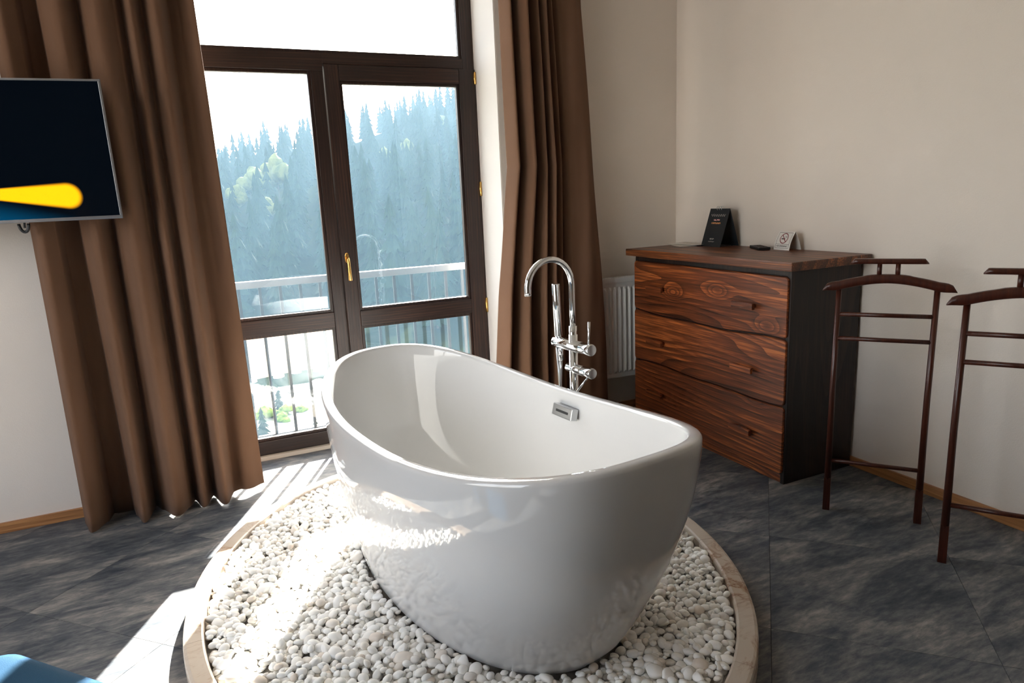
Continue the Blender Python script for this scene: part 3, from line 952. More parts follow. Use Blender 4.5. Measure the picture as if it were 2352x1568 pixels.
for d in range(3):
    zt, zb = lines[d], lines[d+1]
    root = empty('drawer'); root.parent = croot
    root.location = Vector((DXF+0.012, (DY_R+DY_L)/2, (zt+zb)/2))-cp
    rc = Vector((DXF+0.012, (DY_R+DY_L)/2, (zt+zb)/2))
    # front board with a waney lower and upper edge and rounded corners
    bm = bmesh.new()
    N = 48; ya, yb = DY_R+0.008, DY_L
    out = []
    cr = 0.016
    topw = (lambda y: 0.0) if d == 0 else (lambda y: wav(y, d))
    botw = (lambda y: 0.0) if d == 2 else (lambda y: wav(y, d+1))
    def edge(y):
        e = min(y-ya, yb-y)
        return cr-math.sqrt(max(cr*cr-max(cr-e, 0)**2, 0)) if e < cr else 0.0
    ysn = [ya+cr*(1-math.cos(math.pi/2*k/5)) for k in range(5)]+[ya+cr+(yb-ya-2*cr)*k/N for k in range(N+1)]+[yb-cr*(1-math.cos(math.pi/2*k/5)) for k in range(4, -1, -1)]
    tp = [(y, zt-0.0045+topw(y)-edge(y)) for y in ysn]
    bt = [(y, zb+0.0045+botw(y)+edge(y)) for y in ysn]
    poly = bt+tp[::-1]
    sh = 0.004
    def rg(x, s):
        cy_, cz_ = (ya+yb)/2, (zt+zb)/2
        return [Vector((x, y-math.copysign(min(s, abs(y-cy_)), y-cy_), z-math.copysign(s, z-cz_)))-rc for y, z in poly]
    r1, r2, r3 = rg(DXF+0.021, 0), rg(DXF+0.004, 0), rg(DXF, 0.003)
    vr = loft(bm, [r1, r2, r3], False, False)
    n = len(bt)
    for q in (vr[0], vr[2]):
        for k in range(n-1):
            bm.faces.new((q[k], q[k+1], q[2*n-2-k], q[2*n-1-k]))
    fr = make('drawer_front', bm, 'drawer', root)
    for hy, hzz in ((-0.430, hz_[d][0]), (-1.103, hz_[d][1])):
        bm = bmesh.new()
        box(bm, Vector((DXF-0.034, hy-0.068, hzz-0.0145))-rc, Vector((DXF-0.018, hy+0.068, hzz+0.0145))-rc, 0.0025)
        box(bm, Vector((DXF-0.018, hy-0.030, hzz-0.010))-rc, Vector((DXF+0.001, hy+0.030, hzz+0.010))-rc)
        tag(make('handle', bm, 'drawer', root), 'square-edged wooden bar handle')
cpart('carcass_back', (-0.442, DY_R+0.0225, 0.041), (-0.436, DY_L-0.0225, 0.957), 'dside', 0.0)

# ------------------------------------------------------------------ things on the chest
CT = DH
def tent(name, label, cat, x, y, ph, w, s, h, mat, th=0.0025, bow=0.0):
    D = Vector((math.cos(ph), math.sin(ph), 0)); N = Vector((math.sin(ph), -math.cos(ph), 0))
    root = tag(empty(name, (x, y, CT)), label, cat)
    fr = None
    for sg, nm in ((1, 'front_panel'), (-1, 'back_panel')):
        bm = bmesh.new(); R = []
        K = 9
        for k in range(K):
            f = k/(K-1)
            b_ = bow*math.sin(math.pi*f)
            a = N*sg*(s/2*(1-f)+b_+0.0006)+Vector((0, 0, h*f+0.0006))
            a2 = a-N*sg*th
            R.append([a-D*w/2, a+D*w/2, a2+D*w/2, a2-D*w/2])
        loft(bm, R, True, True)
        o = make(nm, bm, mat, root)
        if sg == 1: fr = o
    return root, fr, D, N
cal, calf, cD, cN = tent('menu_stand', 'black tent-fold menu stand with wire rings on the chest of drawers', 'stand', -0.085, -0.494, -1.595, 0.158, 0.132, 0.205, 'card_black')
def onface(w_, f, D, N, s, h, lift=0.0008, bow=0.0):
    """point on the front panel: w_ along the ridge, f = 0 bottom .. 1 top"""
    nrm = (N*h+Vector((0, 0, s/2))).normalized()
    return N*(s/2*(1-f)+bow*math.sin(math.pi*f)+0.0006)+Vector((0, 0, h*f+0.0006))+D*w_+nrm*lift
def strip(bm, pts, D, N, s, h, wd, bow=0.0, lift=0.0008):
    """flat printed line through (w, f) points"""
    P = [onface(a, f, D, N, s, h, lift, bow) for a, f in pts]
    nrm = (N*h+Vector((0, 0, s/2))).normalized()
    prev = None
    for i, p_ in enumerate(P):
        t = (P[min(i+1, len(P)-1)]-P[max(i-1, 0)]).normalized(); sd = t.cross(nrm)*wd/2
        cur = (bm.verts.new(p_+sd), bm.verts.new(p_-sd))
        if prev: bm.faces.new((prev[0], cur[0], cur[1], prev[1]))
        prev = cur
rg_ = random.Random(8)
def glyph_row(mat, w0, w1, f, hgt, n, wd=0.0030):
    """a line of small print, too small to read in the photograph"""
    bm = bmesh.new()
    for k in range(n):
        a = w0+(w1-w0)*(k+0.15)/n; b = w0+(w1-w0)*(k+0.8)/n
        strip(bm, [(a, f-hgt/2), (a, f+hgt/2)], cD, cN, 0.132, 0.205, wd)
        if rg_.random() < 0.75: strip(bm, [(a, f+hgt*rg_.choice((-.45, 0, .45))), (b, f+hgt*rg_.choice((-.45, 0, .45)))], cD, cN, 0.132, 0.205, wd, 0, 0.001)
        if rg_.random() < 0.7: strip(bm, [(b, f-hgt/2), (b, f+hgt/2)], cD, cN, 0.132, 0.205, wd, 0, 0.0009)
    make('print', bm, mat, cal)
bm = bmesh.new()
scr = [(-0.058+0.116*k/40, 0.82+0.030*math.sin(k*1.15)*(1 if k % 7 else 1.4)) for k in range(41)]
strip(bm, scr, cD, cN, 0.132, 0.205, 0.0026)
make('print', bm, 'ink_grey', cal)
glyph_row('ink_pink', -0.026, 0.022, 0.70, 0.035, 4)
glyph_row('ink_orange', -0.040, 0.034, 0.615, 0.040, 6)
glyph_row('ink_grey', -0.020, 0.016, 0.20, 0.035, 3)
glyph_row('ink_grey', -0.028, 0.022, 0.13, 0.022, 6, 0.0015)
for k in range(3):
    bm = bmesh.new()
    c0 = cD*(-0.018+0.018*k)+Vector((0, 0, 0.207))
    tube(bm, [c0+cN*(0.0105*math.cos(a))+Vector((0, 0, 0.0105*math.sin(a))) + cD*0.002*a/6 for a in [2*math.pi*i/16 for i in range(17)]], 0.0016, 6)
    make('wire_ring', bm, 'steel', cal, True)
bxo('base_tab', (-0.05, -0.055, 0.0005), (0.045, 0.055, 0.0025), 'card_black', cal)

BOW = 0.006
sgn, sgf, sD, sN = tent('no_smoking_sign', 'small white tent-fold card with a no smoking symbol on the chest', 'sign', -0.062, -0.955, -1.667, 0.111, 0.074, 0.090, 'card_white', 0.0015, BOW)
def sstrip(mat, lists, wd, lift=0.0008):
    bm = bmesh.new()
    for pts in lists: strip(bm, pts, sD, sN, 0.074, 0.090, wd, BOW, lift)
    return make('print', bm, mat, sgn)
SL = math.hypot(0.037, 0.090)
def lin(a, b, n=8): return [(a[0]+(b[0]-a[0])*k/n, a[1]+(b[1]-a[1])*k/n) for k in range(n+1)]
sstrip('ink_dark', [lin((-0.046, 0.10), (0.046, 0.10)), lin((0.046, 0.10), (0.046, 0.93)), lin((0.046, 0.93), (-0.046, 0.93)), lin((-0.046, 0.93), (-0.046, 0.10)), lin((-0.046, 0.31), (0.046, 0.31))], 0.0016)
rc_ = 0.025
circ = [(rc_*math.cos(2*math.pi*k/40), 0.625+rc_*math.sin(2*math.pi*k/40)/SL) for k in range(41)]
sstrip('ink_red', [circ, lin((-rc_*0.7, 0.625+rc_*0.7/SL), (rc_*0.7, 0.625-rc_*0.7/SL))], 0.0042, 0.0010)
sstrip('ink_dark', [lin((-0.017, 0.60), (0.009, 0.60))], 0.0055, 0.0006)
sstrip('ink_dark', [[(0.008+0.003*math.sin(k*1.2), 0.66+0.02*k) for k in range(6)], [(0.014+0.003*math.sin(k*1.2), 0.66+0.02*k) for k in range(6)]], 0.0018, 0.0006)
# lettering
txt = bpy.data.curves.new('print', 'FONT'); txt.body = 'NO SMOKING'; txt.size = 0.0115; txt.align_x = 'CENTER'; txt.align_y = 'CENTER'; txt.extrude = 0.0001
to = bpy.data.objects.new('print', txt); COL.objects.link(to); txt.materials.append(M['ink_dark'])
zdir = (sN*0.090+Vector((0, 0, 0.037))).normalized(); xdir = sD; ydir = zdir.cross(xdir)
Rm = Matrix((xdir, ydir, zdir)).transposed().to_4x4()
to.parent = sgn
tm_ = Matrix.Translation(onface(0, 0.205, sD, sN, 0.074, 0.090, 0.0012, BOW)) @ Rm
dg = bpy.context.evaluated_depsgraph_get()
me_t = bpy.data.meshes.new_from_object(to.evaluated_get(dg))
bpy.data.objects.remove(to)
to = bpy.data.objects.new('print', me_t); COL.objects.link(to); to.parent = sgn; to.matrix_local = tm_

def sheet(label, x, y, rz, w, l, z, curl, mat='paper', name='brochure', group='brochures on the chest'):
    bm = bmesh.new()
    nx_ = 12; R = []
    for i in range(nx_+1):
        f = i/nx_
        zz = curl*(2*f-1)**2*(1 if f > 0.5 else 0.5)
        R.append([Vector(((f-0.5)*l, -w/2, zz)), Vector(((f-0.5)*l, w/2, zz)), Vector(((f-0.5)*l, w/2, zz+0.0016)), Vector(((f-0.5)*l, -w/2, zz+0.0016))])
    loft(bm, R, True, True)
    o = make(name, bm, mat); o.location = (x, y, z); o.rotation_euler = (0, 0, rz)
    return tag(o, label, 'brochure', group)
sheet('pale folded brochure lying flat, lowest of the loose papers on the chest', -0.18, -0.285, math.radians(70), 0.10, 0.21, CT+0.0005, 0.002)
sheet('pale curled brochure lying on top of another beside the menu stand', -0.14, -0.33, math.radians(95), 0.095, 0.20, CT+0.006, 0.006)
bm = bmesh.new(); box(bm, (-0.028, -0.085, 0.0), (0.028, 0.085, 0.014), 0.004)
rm = tag(empty('remote_control', (-0.105, -0.815, CT+0.0005), math.radians(-28)), 'black flat remote control lying behind the no smoking card', 'remote')
make('body', bm, 'tvback', rm)
for i in range(3):
    for j in range(6):
        bxo('button', (-0.018+0.014*i, -0.065+0.02*j, 0.0138), (-0.010+0.014*i, -0.053+0.02*j, 0.0155), 'ink_dark', rm)

# ------------------------------------------------------------------ radiator
rroot = tag(empty('radiator', (-0.36, -0.06, 0.235)), 'white ribbed panel radiator on the wall between curtain and chest', 'radiator')
rp = Vector(rroot.location)
RXA, RXB, RZ0, RZ1 = -0.90, -0.10, 0.236, 0.851
bm = bmesh.new()
prof = []
pitch = 0.0343; x = RXA+0.02
nr = int((RXB-RXA-0.04)/pitch)
for k in range(nr):
    x0 = RXA+0.02+k*pitch
    prof += [(x0, -0.088), (x0+0.006, -0.088), (x0+0.011, -0.101), (x0+0.016, -0.104), (x0+0.021, -0.101), (x0+0.026, -0.088)]
prof = [(RXA, -0.088)]+prof+[(RXB, -0.088)]
zs_ = [RZ0+0.0, RZ0+0.028, RZ0+0.045, RZ1-0.072, RZ1-0.056, RZ1-0.03]
vr = []
for z, f in zip(zs_, (0, 0, 1, 1, 0, 0)):
    vr.append([bm.verts.new(Vector((x, -0.088+(y+0.088)*f, z))-rp) for x, y in prof])
for a, b in zip(vr, vr[1:]):
    for k in range(len(prof)-1): bm.faces.new((a[k], a[k+1], b[k+1], b[k]))
make('front_panel', bm, 'white', rroot)
bxo('back_panel', Vector((RXA, -0.050, RZ0))-rp, Vector((RXB, -0.040, RZ1-0.03))-rp, 'white', rroot)
bm = bmesh.new()
box(bm, Vector((RXA-0.004, -0.094, RZ1-0.032))-rp, Vector((RXB+0.004, -0.088, RZ1-0.002))-rp, 0.002)
box(bm, Vector((RXA-0.004, -0.040, RZ1-0.032))-rp, Vector((RXB+0.004, -0.036, RZ1-0.002))-rp, 0.001)
for k in range(40):
    xx = RXA+(RXB-RXA)*k/39
    box(bm, Vector((xx-0.003, -0.088, RZ1-0.008))-rp, Vector((xx+0.003, -0.040, RZ1-0.002))-rp)
make('top_grille', bm, 'white', rroot)
for xx in (RXA-0.003, RXB+0.003):
    bxo('end_panel', Vector((xx-0.003, -0.092, RZ0))-rp, Vector((xx+0.003, -0.040, RZ1))-rp, 'white', rroot, 0.001)
for xx in (RXA+0.15, RXB-0.15):
    bxo('wall_bracket', Vector((xx-0.012, -0.040, RZ0+0.1))-rp, Vector((xx+0.012, -0.0005, RZ1-0.12))-rp, 'white', rroot)
tubo('pipe', [Vector((RXB-0.03, -0.065, RZ0))-rp, Vector((RXB-0.03, -0.065, 0.0))-rp], 0.008, 'white', rroot, 10)

# ------------------------------------------------------------------ valet stands
def valet():
    """local frame: x along the stand from the first post, y across, z up"""
    r = empty('valet_stand')
    W = 0.337
    for x in (0.004, W-0.001):
        bm = bmesh.new()
        tube(bm, [(x, 0, 0.09), (x, 0, 0.5), (x+0.004, 0, 0.942)], [0.0135, 0.0115, 0.0105], 14)
        post = make('post', bm, 'valet', r, True)
        bm = bmesh.new()
        loft(bm, [[Vector((x+sx*a, sy*b, z)) for sx, sy in ((-1, -1), (1, -1), (1, 1), (-1, 1))] for a, b, z in ((0.0135, 0.019, 0.0), (0.0135, 0.0185, 0.012), (0.013, 0.0145, 0.115), (0.0125, 0.0125, 0.14))], True, True)
        make('foot', bm, 'valet', post)
    for z, rad in ((0.835, 0.0088), (0.737, 0.0088), (0.217, 0.0085)):
        tubo('rung', [(0.006, 0, z), (W, 0, z)], rad, 'valet', r, 12)
    # shaped shoulder hanger
    bm = bmesh.new()
    c = W/2+0.007; half = 0.226; R = []
    for k in range(33):
        f = -1+2*k/32; af = abs(f)
        x = c+half*f
        q_ = min(af/0.77, 1.0)
        under = 0.960-0.030*q_**1.8
        crown = 0.993-0.026*q_**2+(0.003 if af < 0.30 else 0.003*max(0, 1-(af-0.30)/0.10))
        if af > 0.77:
            e_ = (af-0.77)/0.23
            crown = under+0.003+0.034*math.sqrt(max(1-e_**2.2, 0.0))
        hw = 0.017*(1-0.35*af**3)
        back = -0.012*(af**2)
        ring_ = []
        for q in range(10):
            a = 2*math.pi*q/10
            cy_, cz_ = spow(math.cos(a), 0.65), spow(math.sin(a), 0.65)
            ring_.append(Vector((x, back+hw*cy_, (crown+under)/2+(crown-under)/2*cz_)))
        R.append(ring_)
    loft(bm, R, True, True)
    make('hanger', bm, 'valet', r, True)
    for x in (c-0.031, c+0.031):
        tubo('peg', [(x, 0, 0.988), (x, 0, 1.038)], 0.0085, 'valet', r, 12)
    # trouser bar on top
    bm = bmesh.new(); R = []
    for k in range(21):
        f = -1+2*k/20; af = abs(f)
        hgt = 0.0105*math.sqrt(max(1-max(0, (af-0.88)/0.12)**2, 0.05)); wd = 0.016*math.sqrt(max(1-max(0, (af-0.9)/0.1)**2, 0.08))
        R.append([Vector((c+0.131*f, wd*spow(math.cos(2*math.pi*q/10), .6), 1.034+hgt*(1+spow(math.sin(2*math.pi*q/10), .6)))) for q in range(10)])
    loft(bm, R, True, True)
    make('top_bar', bm, 'valet', r, True)
    return r
v1 = valet()
v1.location = (-0.481, -1.606, 0.0); v1.rotation_euler = (0, 0, math.atan2(-0.267, 0.206))
tag(v1, 'dark red wooden valet stand beside the chest of drawers', 'valet stand', 'wooden valet stands along the right wall')
v2 = copy_tree(v1)
v2.location = (-0.474, -2.099, 0.0); v2.rotation_euler = (0, 0, math.atan2(-0.150, 0.100))
tag(v2, 'dark red wooden valet stand farther along the wall from the chest', 'valet stand', 'wooden valet stands along the right wall')

# ------------------------------------------------------------------ television
tv = tag(empty('television', (-3.003, -0.30, 1.335), math.radians(-4)), 'flat silver-edged television on a wall arm in front of the curtain', 'television')
tv.rotation_euler = (math.radians(3), 0, math.radians(-4))
TW, THh = 0.92, 0.525
sc = bxo('screen', (-TW+0.009, -0.0005, 0.013), (-0.009, 0.004, THh-0.008), 'screen', tv)
sc.data.transform(Matrix.Translation((0, 0, 0)))
bxo('bezel', (-TW, -0.004, 0.0), (0, 0.010, 0.0128), 'tvframe', tv, 0.002)
bxo('bezel', (-TW, -0.003, THh-0.0078), (0, 0.010, THh), 'tvframe', tv, 0.0015)
bxo('bezel', (-0.0088, -0.003, 0.013), (0, 0.010, THh-0.008), 'tvframe', tv, 0.0015)
bxo('bezel', (-TW, -0.003, 0.013), (-TW+0.0088, 0.010, THh-0.008), 'tvframe', tv, 0.0015)
bxo('back_shell', (-TW+0.01, 0.005, 0.01), (-0.01, 0.030, THh-0.01), 'tvback', tv, 0.006)
bxo('back_box', (-TW+0.2, 0.030, 0.03), (-0.28, 0.055, 0.30), 'tvback', tv, 0.008)
bxo('wall_arm', (-0.50, 0.055, 0.18), (-0.42, 0.26, 0.30), 'tvback', tv, 0.004)
bm = bmesh.new()
tube(bm, [(-0.350+0.016*math.cos(a), 0.035, -0.002-0.032*abs(math.sin(a))-0.004) for a in [math.pi*k/12 for k in range(13)]], 0.0058, 8)
tube(bm, [(-0.345, 0.035, 0.012), (-0.348, 0.033, -0.022)], 0.004, 8)
tag(make('cable_loop', bm, 'tvback', tv, True), 'black cable loop hanging under the screen')

# ------------------------------------------------------------------ bed corner
BZT = 0.45
bang = math.atan2(-0.74, 0.67)
br_ = tag(empty('bench', (-3.252, -1.811, 0), bang), 'padded bench with a blue cover beside the pebble bed', 'bench')
BW, BL = 0.55, 1.25         # x along the edge in view, -y away from it
bm = bmesh.new()
def rrect(x0, x1, y0, y1, r, z, n=7):
    P = []
    for cx_, cy_, a0 in ((x1-r, y1-r, 0), (x0+r, y1-r, 90), (x0+r, y0+r, 180), (x1-r, y0+r, 270)):
        for k in range(n):
            a = math.radians(a0+90*k/(n-1)); P.append(Vector((cx_+r*math.cos(a), cy_+r*math.sin(a), z)))
    return P
def cover(off, z, wob=0.0):
    P = rrect(-off, BW+off, -BL-off, off, 0.07+off, z)
    return P
rings = [cover(0.012, 0.06), cover(0.010, 0.2), cover(0.006, BZT-0.06), cover(0.0, BZT-0.025), cover(-0.010, BZT-0.008), cover(-0.03, BZT), cover(-0.05, BZT+0.002)]
loft(bm, rings, False, True)
make('cover', bm, 'blue', br_, True)
bm = bmesh.new(); loft(bm, [rrect(0.02, BW-0.02, -BL+0.02, -0.02, 0.06, z) for z in (0.22, BZT-0.012)], True, True)
make('cushion', bm, 'mattress', br_, True)
bm = bmesh.new(); box(bm, (0.03, -BL+0.03, 0.08), (BW-0.03, -0.03, 0.218)); make('bench_base', bm, 'bedwood', br_)
for x_, y_ in ((0.08, -0.08), (BW-0.08, -0.08), (0.08, -BL+0.08), (BW-0.08, -BL+0.08)):
    bxo('leg', (x_-0.03, y_-0.03, 0), (x_+0.03, y_+0.03, 0.08), 'bedwood', br_)

# ------------------------------------------------------------------ balcony and railing
bm = bmesh.new(); box(bm, (RX0, WT, -0.22), (0.3, 0.74, -0.02))
tag(make('balcony_slab', bm, 'concrete'), 'narrow concrete balcony slab outside the window', kind='structure')
ry = 0.65
rl = tag(empty('balcony_railing', (-2.2, ry, -0.02)), 'grey metal balcony railing with thin upright bars outside the window', 'railing')
lp = Vector(rl.location)
bxo('handrail', Vector((-4.6, ry-0.022, 0.905))-lp, Vector((0.0, ry+0.022, 0.945))-lp, 'railtop', rl, 0.004)
bxo('bottom_rail', Vector((-4.6, ry-0.012, 0.012))-lp, Vector((0.0, ry+0.012, 0.026))-lp, 'rail', rl)
bar_me = None
for k in range(-16, 22):
    xb = -2.3325+0.1128*k
    if not -4.55 < xb < -0.05: continue
    if bar_me is None:
        o = bxo('bar', (-0.008, -0.008, -0.02), (0.008, 0.008, 0.904), 'rail', rl); bar_me = o.data
    else:
        o = bpy.data.objects.new('bar', bar_me); COL.objects.link(o); o.parent = rl
    o.location = Vector((xb, ry, 0))-lp

# ------------------------------------------------------------------ valley and wooded hill
def ridge(x): return max(5.0, min(40.0, 9.5+x*0.255))
def smooth(t): t = max(0, min(1, t)); return t*t*(3-2*t)
def ground(x, y):
    y0, y1 = 45.0-7.0*smooth((x-3.0)/5.0), 232.0
    t = (y-y0)/(y1-y0)
    z = -9.6+(ridge(x)+9.6)*(0.25*smooth(t)+0.75*max(0, min(1, t))**0.9) if t > 0 else -9.6
    if t > 1: z -= (y-y1)*0.10
    z += 1.2*math.sin(x*0.11+y*0.05)*smooth(t*4) + 0.8*math.sin(x*0.05-y*0.13)*smooth(t*4)
    return z
bm = bmesh.new()
gx = [-150+5.5*i for i in range(70)]; gy = [40+5.0*j for j in range(54)]
gv = [[bm.verts.new((x, y, ground(x, y))) for x in gx] for y in gy]
for j in range(len(gy)-1):
    for i in range(len(gx)-1):
        bm.faces.new((gv[j][i], gv[j][i+1], gv[j+1][i+1], gv[j+1][i]))
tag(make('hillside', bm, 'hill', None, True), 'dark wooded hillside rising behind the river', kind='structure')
bm = bmesh.new()
v4 = [bm.verts.new(p) for p in ((-150, 1.0, -9.62), (235, 1.0, -9.62), (235, 60, -9.62), (-150, 60, -9.62))]; bm.faces.new(v4)
tag(make('valley_ground', bm, 'valley'), 'pale gravel valley floor below the balcony', kind='structure')
# river with a rocky edge
bm = bmesh.new()
RV = []
for k in range(40):
    x = -120+8*k
    yc = 40.0+0.10*x*0.35+1.2*math.sin(x*0.13)
    RV.append([Vector((x, yc-1.3, -9.60)), Vector((x, yc+2.4+0.5*math.sin(x*0.3), -9.60))])
vv = [[bm.verts.new(p) for p in r] for r in RV]
for a, b in zip(vv, vv[1:]): bm.faces.new((a[0], b[0], b[1], a[1]))
tag(make('river', bm, 'water'), 'bright shallow river crossing the valley floor', 'river', kind='stuff')
# earth bank beyond the river
bm = bmesh.new(); R = []
for k in range(25):
    x = -14+0.95*k
    f_ = math.sin(math.pi*min(max(k/24, 0.001), 0.999))**0.6
    b0 = 42.6+0.5*math.sin(x*0.5)
    R.append([Vector((x, b0, -9.7)), Vector((x, b0+1.2, -9.6+0.9*f_)), Vector((x, b0+4, -9.5+(2.3+0.4*math.sin(x*0.9))*f_)), Vector((x, b0+7, -9.3+2.6*f_)), Vector((x, b0+13, -9.9))])
vv = [[bm.verts.new(p) for p in r] for r in R]
for a, b in zip(vv, vv[1:]):
    for k in range(4): bm.faces.new((a[k], b[k], b[k+1], a[k+1]))
tag(make('earth_bank', bm, 'bank', None, True), 'bare brown earth bank on the far side of the river', 'bank')

def rock_mesh(seed):
    A = pebble_shape(V1, 300+seed)
    me = bpy.data.meshes.new('rock'); me.from_pydata(A.tolist(), [], F1.tolist()); me.materials.append(M['rock']); return me
rms = [rock_mesh(k) for k in range(4)]
rr2 = random.Random(21)
placed = []
for k in range(400):
    x = rr2.uniform(-5, 24); yc = 40.0+0.035*x+1.2*math.sin(x*0.13)
    y = yc+(rr2.choice((-1.5, 2.2)) if x < 4 else -1.6)+rr2.uniform(-0.5, 0.3)
    s = rr2.uniform(0.22, 0.6)
    if len(placed) >= 40 or any((x-a)**2+(y-b)**2 < (1.15*(s+c))**2 for a, b, c in placed): continue
    placed.append((x, y, s))
    o = bpy.data.objects.new('river_rock', rms[k % 4]); COL.objects.link(o)
    o.location = (x, y, -9.6+s*0.25); o.scale = (s, s, s*0.9); o.rotation_euler = (0, 0, rr2.uniform(0, 6))
    tag(o, 'pale boulder at the edge of the river', 'rock', 'boulders along the river')

def conifer_data(seed, layers=7, seg=9):
    r = random.Random(seed)
    V_, F_ = [], []
    for l in range(layers):
        f = l/layers
        z0 = 0.10+0.86*f-0.03; z1 = z0+0.24*(1-0.35*f)
        rad = 0.185*(1-f)**0.85+0.012
        b0 = len(V_); ph = r.uniform(0, 6)
        ox, oy = r.uniform(-.012, .012), r.uniform(-.012, .012)
        for k in range(seg*2):
            a = ph+math.pi*k/seg
            q = rad*(r.uniform(0.82, 1.2) if k % 2 == 0 else r.uniform(0.50, 0.68))
            V_.append((ox+q*math.cos(a), oy+q*math.sin(a), z0+(0.0 if k % 2 == 0 else 0.035)+r.uniform(-.015, .015)))
        V_.append((ox*0.4, oy*0.4, min(z1, 1.0) if l < layers-1 else 1.0))
        for k in range(seg*2): F_.append((b0+k, b0+(k+1) % (seg*2), b0+seg*2))
        F_.append(tuple(range(b0+seg*2-1, b0-1, -1)))
    return V_, F_
con = [conifer_data(40+k, 6+k % 3) for k in range(6)]
con_me = []
for V_, F_ in con:
    me = bpy.data.meshes.new('crown'); me.from_pydata(V_, [], F_); me.materials.append(M['needles']); con_me.append(me)
bmt = bmesh.new(); tube(bmt, [(0, 0, -0.04), (0, 0, 0.5)], [0.018, 0.008], 6)
trunk_me = bpy.data.meshes.new('trunk'); bmt.to_mesh(trunk_me); bmt.free(); trunk_me.materials.append(M['trunk'])
def angle_ok(x, y):
    a = math.degrees(math.atan2(x-CAM.x, y-CAM.y)); return a
rt = random.Random(77)
def slope_point(px, py):
    """where the sight line through a photo pixel first meets the hillside"""
    d = fwd + rr*((px-1176)/1568) - uu*((py-784)/1568)
    t = 40.0
    while t < 330:
        p_ = CAM+d*t
        if p_.z < ground(p_.x, p_.y)+2.0: return p_
        t += 1.0
    return CAM+d*230
BROAD = []
for px_, py_, h in ((588, 452, 5.2), (640, 434, 5.2), (540, 476, 4.0), (612, 498, 3.8), (885, 372, 3.4), (820, 425, 2.8), (1015, 290, 3.8), (936, 345, 3.0)):
    pt = slope_point(px_, py_); BROAD.append((pt.x, pt.y, h))
spots = []
y = 47.0
while y < 262:
    step = 4.2+0.012*(y-50)
    x = -60.0
    while x < 150:
        xx, yy = x+rt.uniform(-1.1, 1.1), y+rt.uniform(-1.1, 1.1)
        a = angle_ok(xx, yy)
        if -14 < a < 36 and not (yy < 60 and -17 < xx < 12) and all((xx-bx_)**2+(yy-by_)**2 > (0.55*bh_+2.2)**2 for bx_, by_, bh_ in BROAD): spots.append((xx, yy, a))
        x += step
    y += step*0.9
rt.shuffle(spots)
inview = [s for s in spots if -1.0 < s[2] < 21.5 and s[1] < 244]
inview.sort(key=lambda s: s[1] if s[1] > 200 else 1000+s[1]*0+rt.random()*300)
indiv = inview[:300]
ind_set = set(id(s) for s in indiv)
sV, sF, so = [], [], 0
for s in spots:
    x, y, a = s
    h = rt.uniform(7.0, 11.5)*(1.0 if y > 190 else 0.95)
    if rt.random() < 0.08: h *= 1.25
    z = ground(x, y)-0.3; k = rt.randrange(6); w = rt.uniform(0.82, 1.06); rz = rt.uniform(0, 6.28)
    if id(s) in ind_set:
        r = empty('conifer', (x, y, z), rz); r.scale = (h*w, h*w, h)
        o = bpy.data.objects.new('crown', con_me[k]); COL.objects.link(o); o.parent = r
        o = bpy.data.objects.new('trunk', trunk_me); COL.objects.link(o); o.parent = r
        tag(r, 'dark hazy spruce standing on the wooded hillside', 'tree', 'spruces on the hillside')
    else:
        V_ = np.array(con[k][0])*np.array((h*w, h*w, h)); c_, s_ = math.cos(rz), math.sin(rz)
        V_ = np.stack([V_[:, 0]*c_-V_[:, 1]*s_+x, V_[:, 0]*s_+V_[:, 1]*c_+y, V_[:, 2]+z], 1)
        sV.append(V_); sF += [tuple(i+so for i in f) for f in con[k][1]]; so += len(V_)
me = bpy.data.meshes.new('forest'); me.from_pydata(np.concatenate(sV).tolist(), [], sF); me.materials.append(M['needles'])
o = bpy.data.objects.new('forest', me); COL.objects.link(o)
tag(o, 'dense spruce forest covering the rest of the hillside', 'forest', kind='stuff')

def crown_mesh(seed, n, mat, flat=0.8):
    r = np.random.default_rng(seed); V_, F_, o_ = [], [], 0
    for k in range(n):
        d = r.normal(size=3); d /= np.linalg.norm(d); d[2] = abs(d[2])*0.9
        c_ = d*r.uniform(0.25, 0.62)+np.array((0, 0, 0.45)); q = r.uniform(0.20, 0.36)
        A = V1*(1+0.22*np.sin(7*V1[:, [0]]+k)*np.sin(6*V1[:, [1]]+2*k)*np.sin(5*V1[:, [2]]))*q+c_
        V_.append(A); F_.append(F1+o_); o_ += len(A)
    me_ = bpy.data.meshes.new('crown'); me_.from_pydata(np.concatenate(V_).tolist(), [], np.concatenate(F_).tolist())
    me_.materials.append(M[mat]); return me_
bl = [crown_mesh(k, 16, 'leaves') for k in range(3)]
for k, (x, y, h) in enumerate(BROAD):
    z = ground(x, y)
    r = empty('broadleaf_tree', (x, y, z)); r.scale = (h*0.75, h*0.75, h*0.9)
    o = bpy.data.objects.new('crown', bl[k % 3]); COL.objects.link(o); o.parent = r; o.location = (0, 0, 0.35)
    o = bpy.data.objects.new('trunk', trunk_me); COL.objects.link(o); o.parent = r; o.scale = (2, 2, 1.6)
    tag(r, 'yellow-green broadleaf tree standing out among the hillside spruces', 'tree', 'broadleaf trees on the hillside')
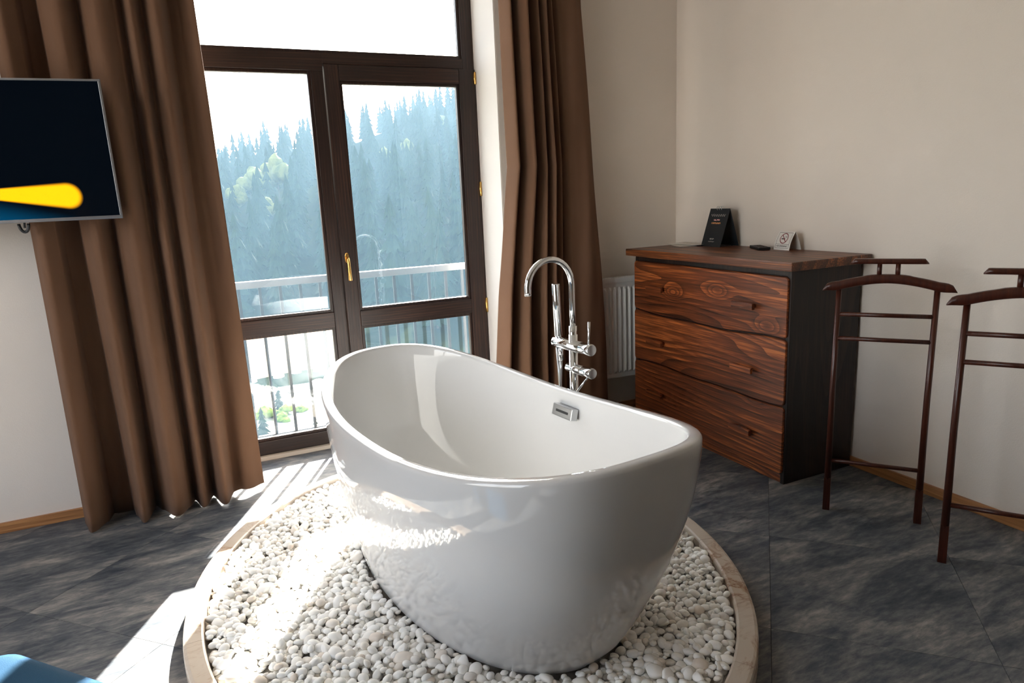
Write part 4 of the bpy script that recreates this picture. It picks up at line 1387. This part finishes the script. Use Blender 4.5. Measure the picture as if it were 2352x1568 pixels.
# green clump and young spruces by the gravel
bb = crown_mesh(9, 12, 'bush')
for k, (x, y, s) in enumerate(((-0.1, 33.6, 0.85), (0.9, 33.9, 0.75), (0.4, 32.9, 0.6), (1.5, 34.0, 0.5))):
    o = bpy.data.objects.new('bush', bb); COL.objects.link(o); o.location = (x, y, -9.75); o.scale = (s*1.25, s, s*0.75); o.rotation_euler = (0, 0, k*1.3)
    tag(o, 'low sunlit green bush in the clump below the balcony', 'bush', 'bushes in the clump on the gravel')
for k, (x, y, h) in enumerate(((1.5, 28.4, 1.35), (-0.75, 29.4, 1.9), (0.55, 34.5, 1.5))):
    r = empty('young_spruce', (x, y, -9.62), k*2.0); r.scale = (h*1.2, h*1.2, h)
    o = bpy.data.objects.new('crown', con_me[k]); COL.objects.link(o); o.parent = r
    o = bpy.data.objects.new('trunk', trunk_me); COL.objects.link(o); o.parent = r
    tag(r, ('thin young spruce standing alone on the gravel', 'taller young spruce on the gravel in front of the green bushes', 'short dark spruce rising out of the green bushes')[k], 'tree')

# ------------------------------------------------------------------ haze over the valley
HAZE, ALB = 0.0012, 0.42
m = bpy.data.materials.new('valley_haze'); m.use_nodes = True
nt = m.node_tree; nt.nodes.clear()
out = nt.nodes.new('ShaderNodeOutputMaterial')
vs_ = nt.nodes.new('ShaderNodeVolumeScatter')
vs_.inputs['Color'].default_value = (0.50, 0.74, 0.92, 1); vs_.inputs['Density'].default_value = HAZE*ALB; vs_.inputs['Anisotropy'].default_value = 0.0
va = nt.nodes.new('ShaderNodeVolumeAbsorption'); va.inputs['Color'].default_value = (0, 0, 0, 1); va.inputs['Density'].default_value = HAZE*(1-ALB)
ad = nt.nodes.new('ShaderNodeAddShader')
nt.links.new(vs_.outputs[0], ad.inputs[0]); nt.links.new(va.outputs[0], ad.inputs[1]); nt.links.new(ad.outputs[0], out.inputs['Volume'])
M['haze'] = m
bm = bmesh.new(); box(bm, (-180, 8, -14), (260, 320, 62))
tag(make('haze', bm, 'haze'), 'blue morning haze hanging over the valley and hillside', 'haze', kind='stuff')
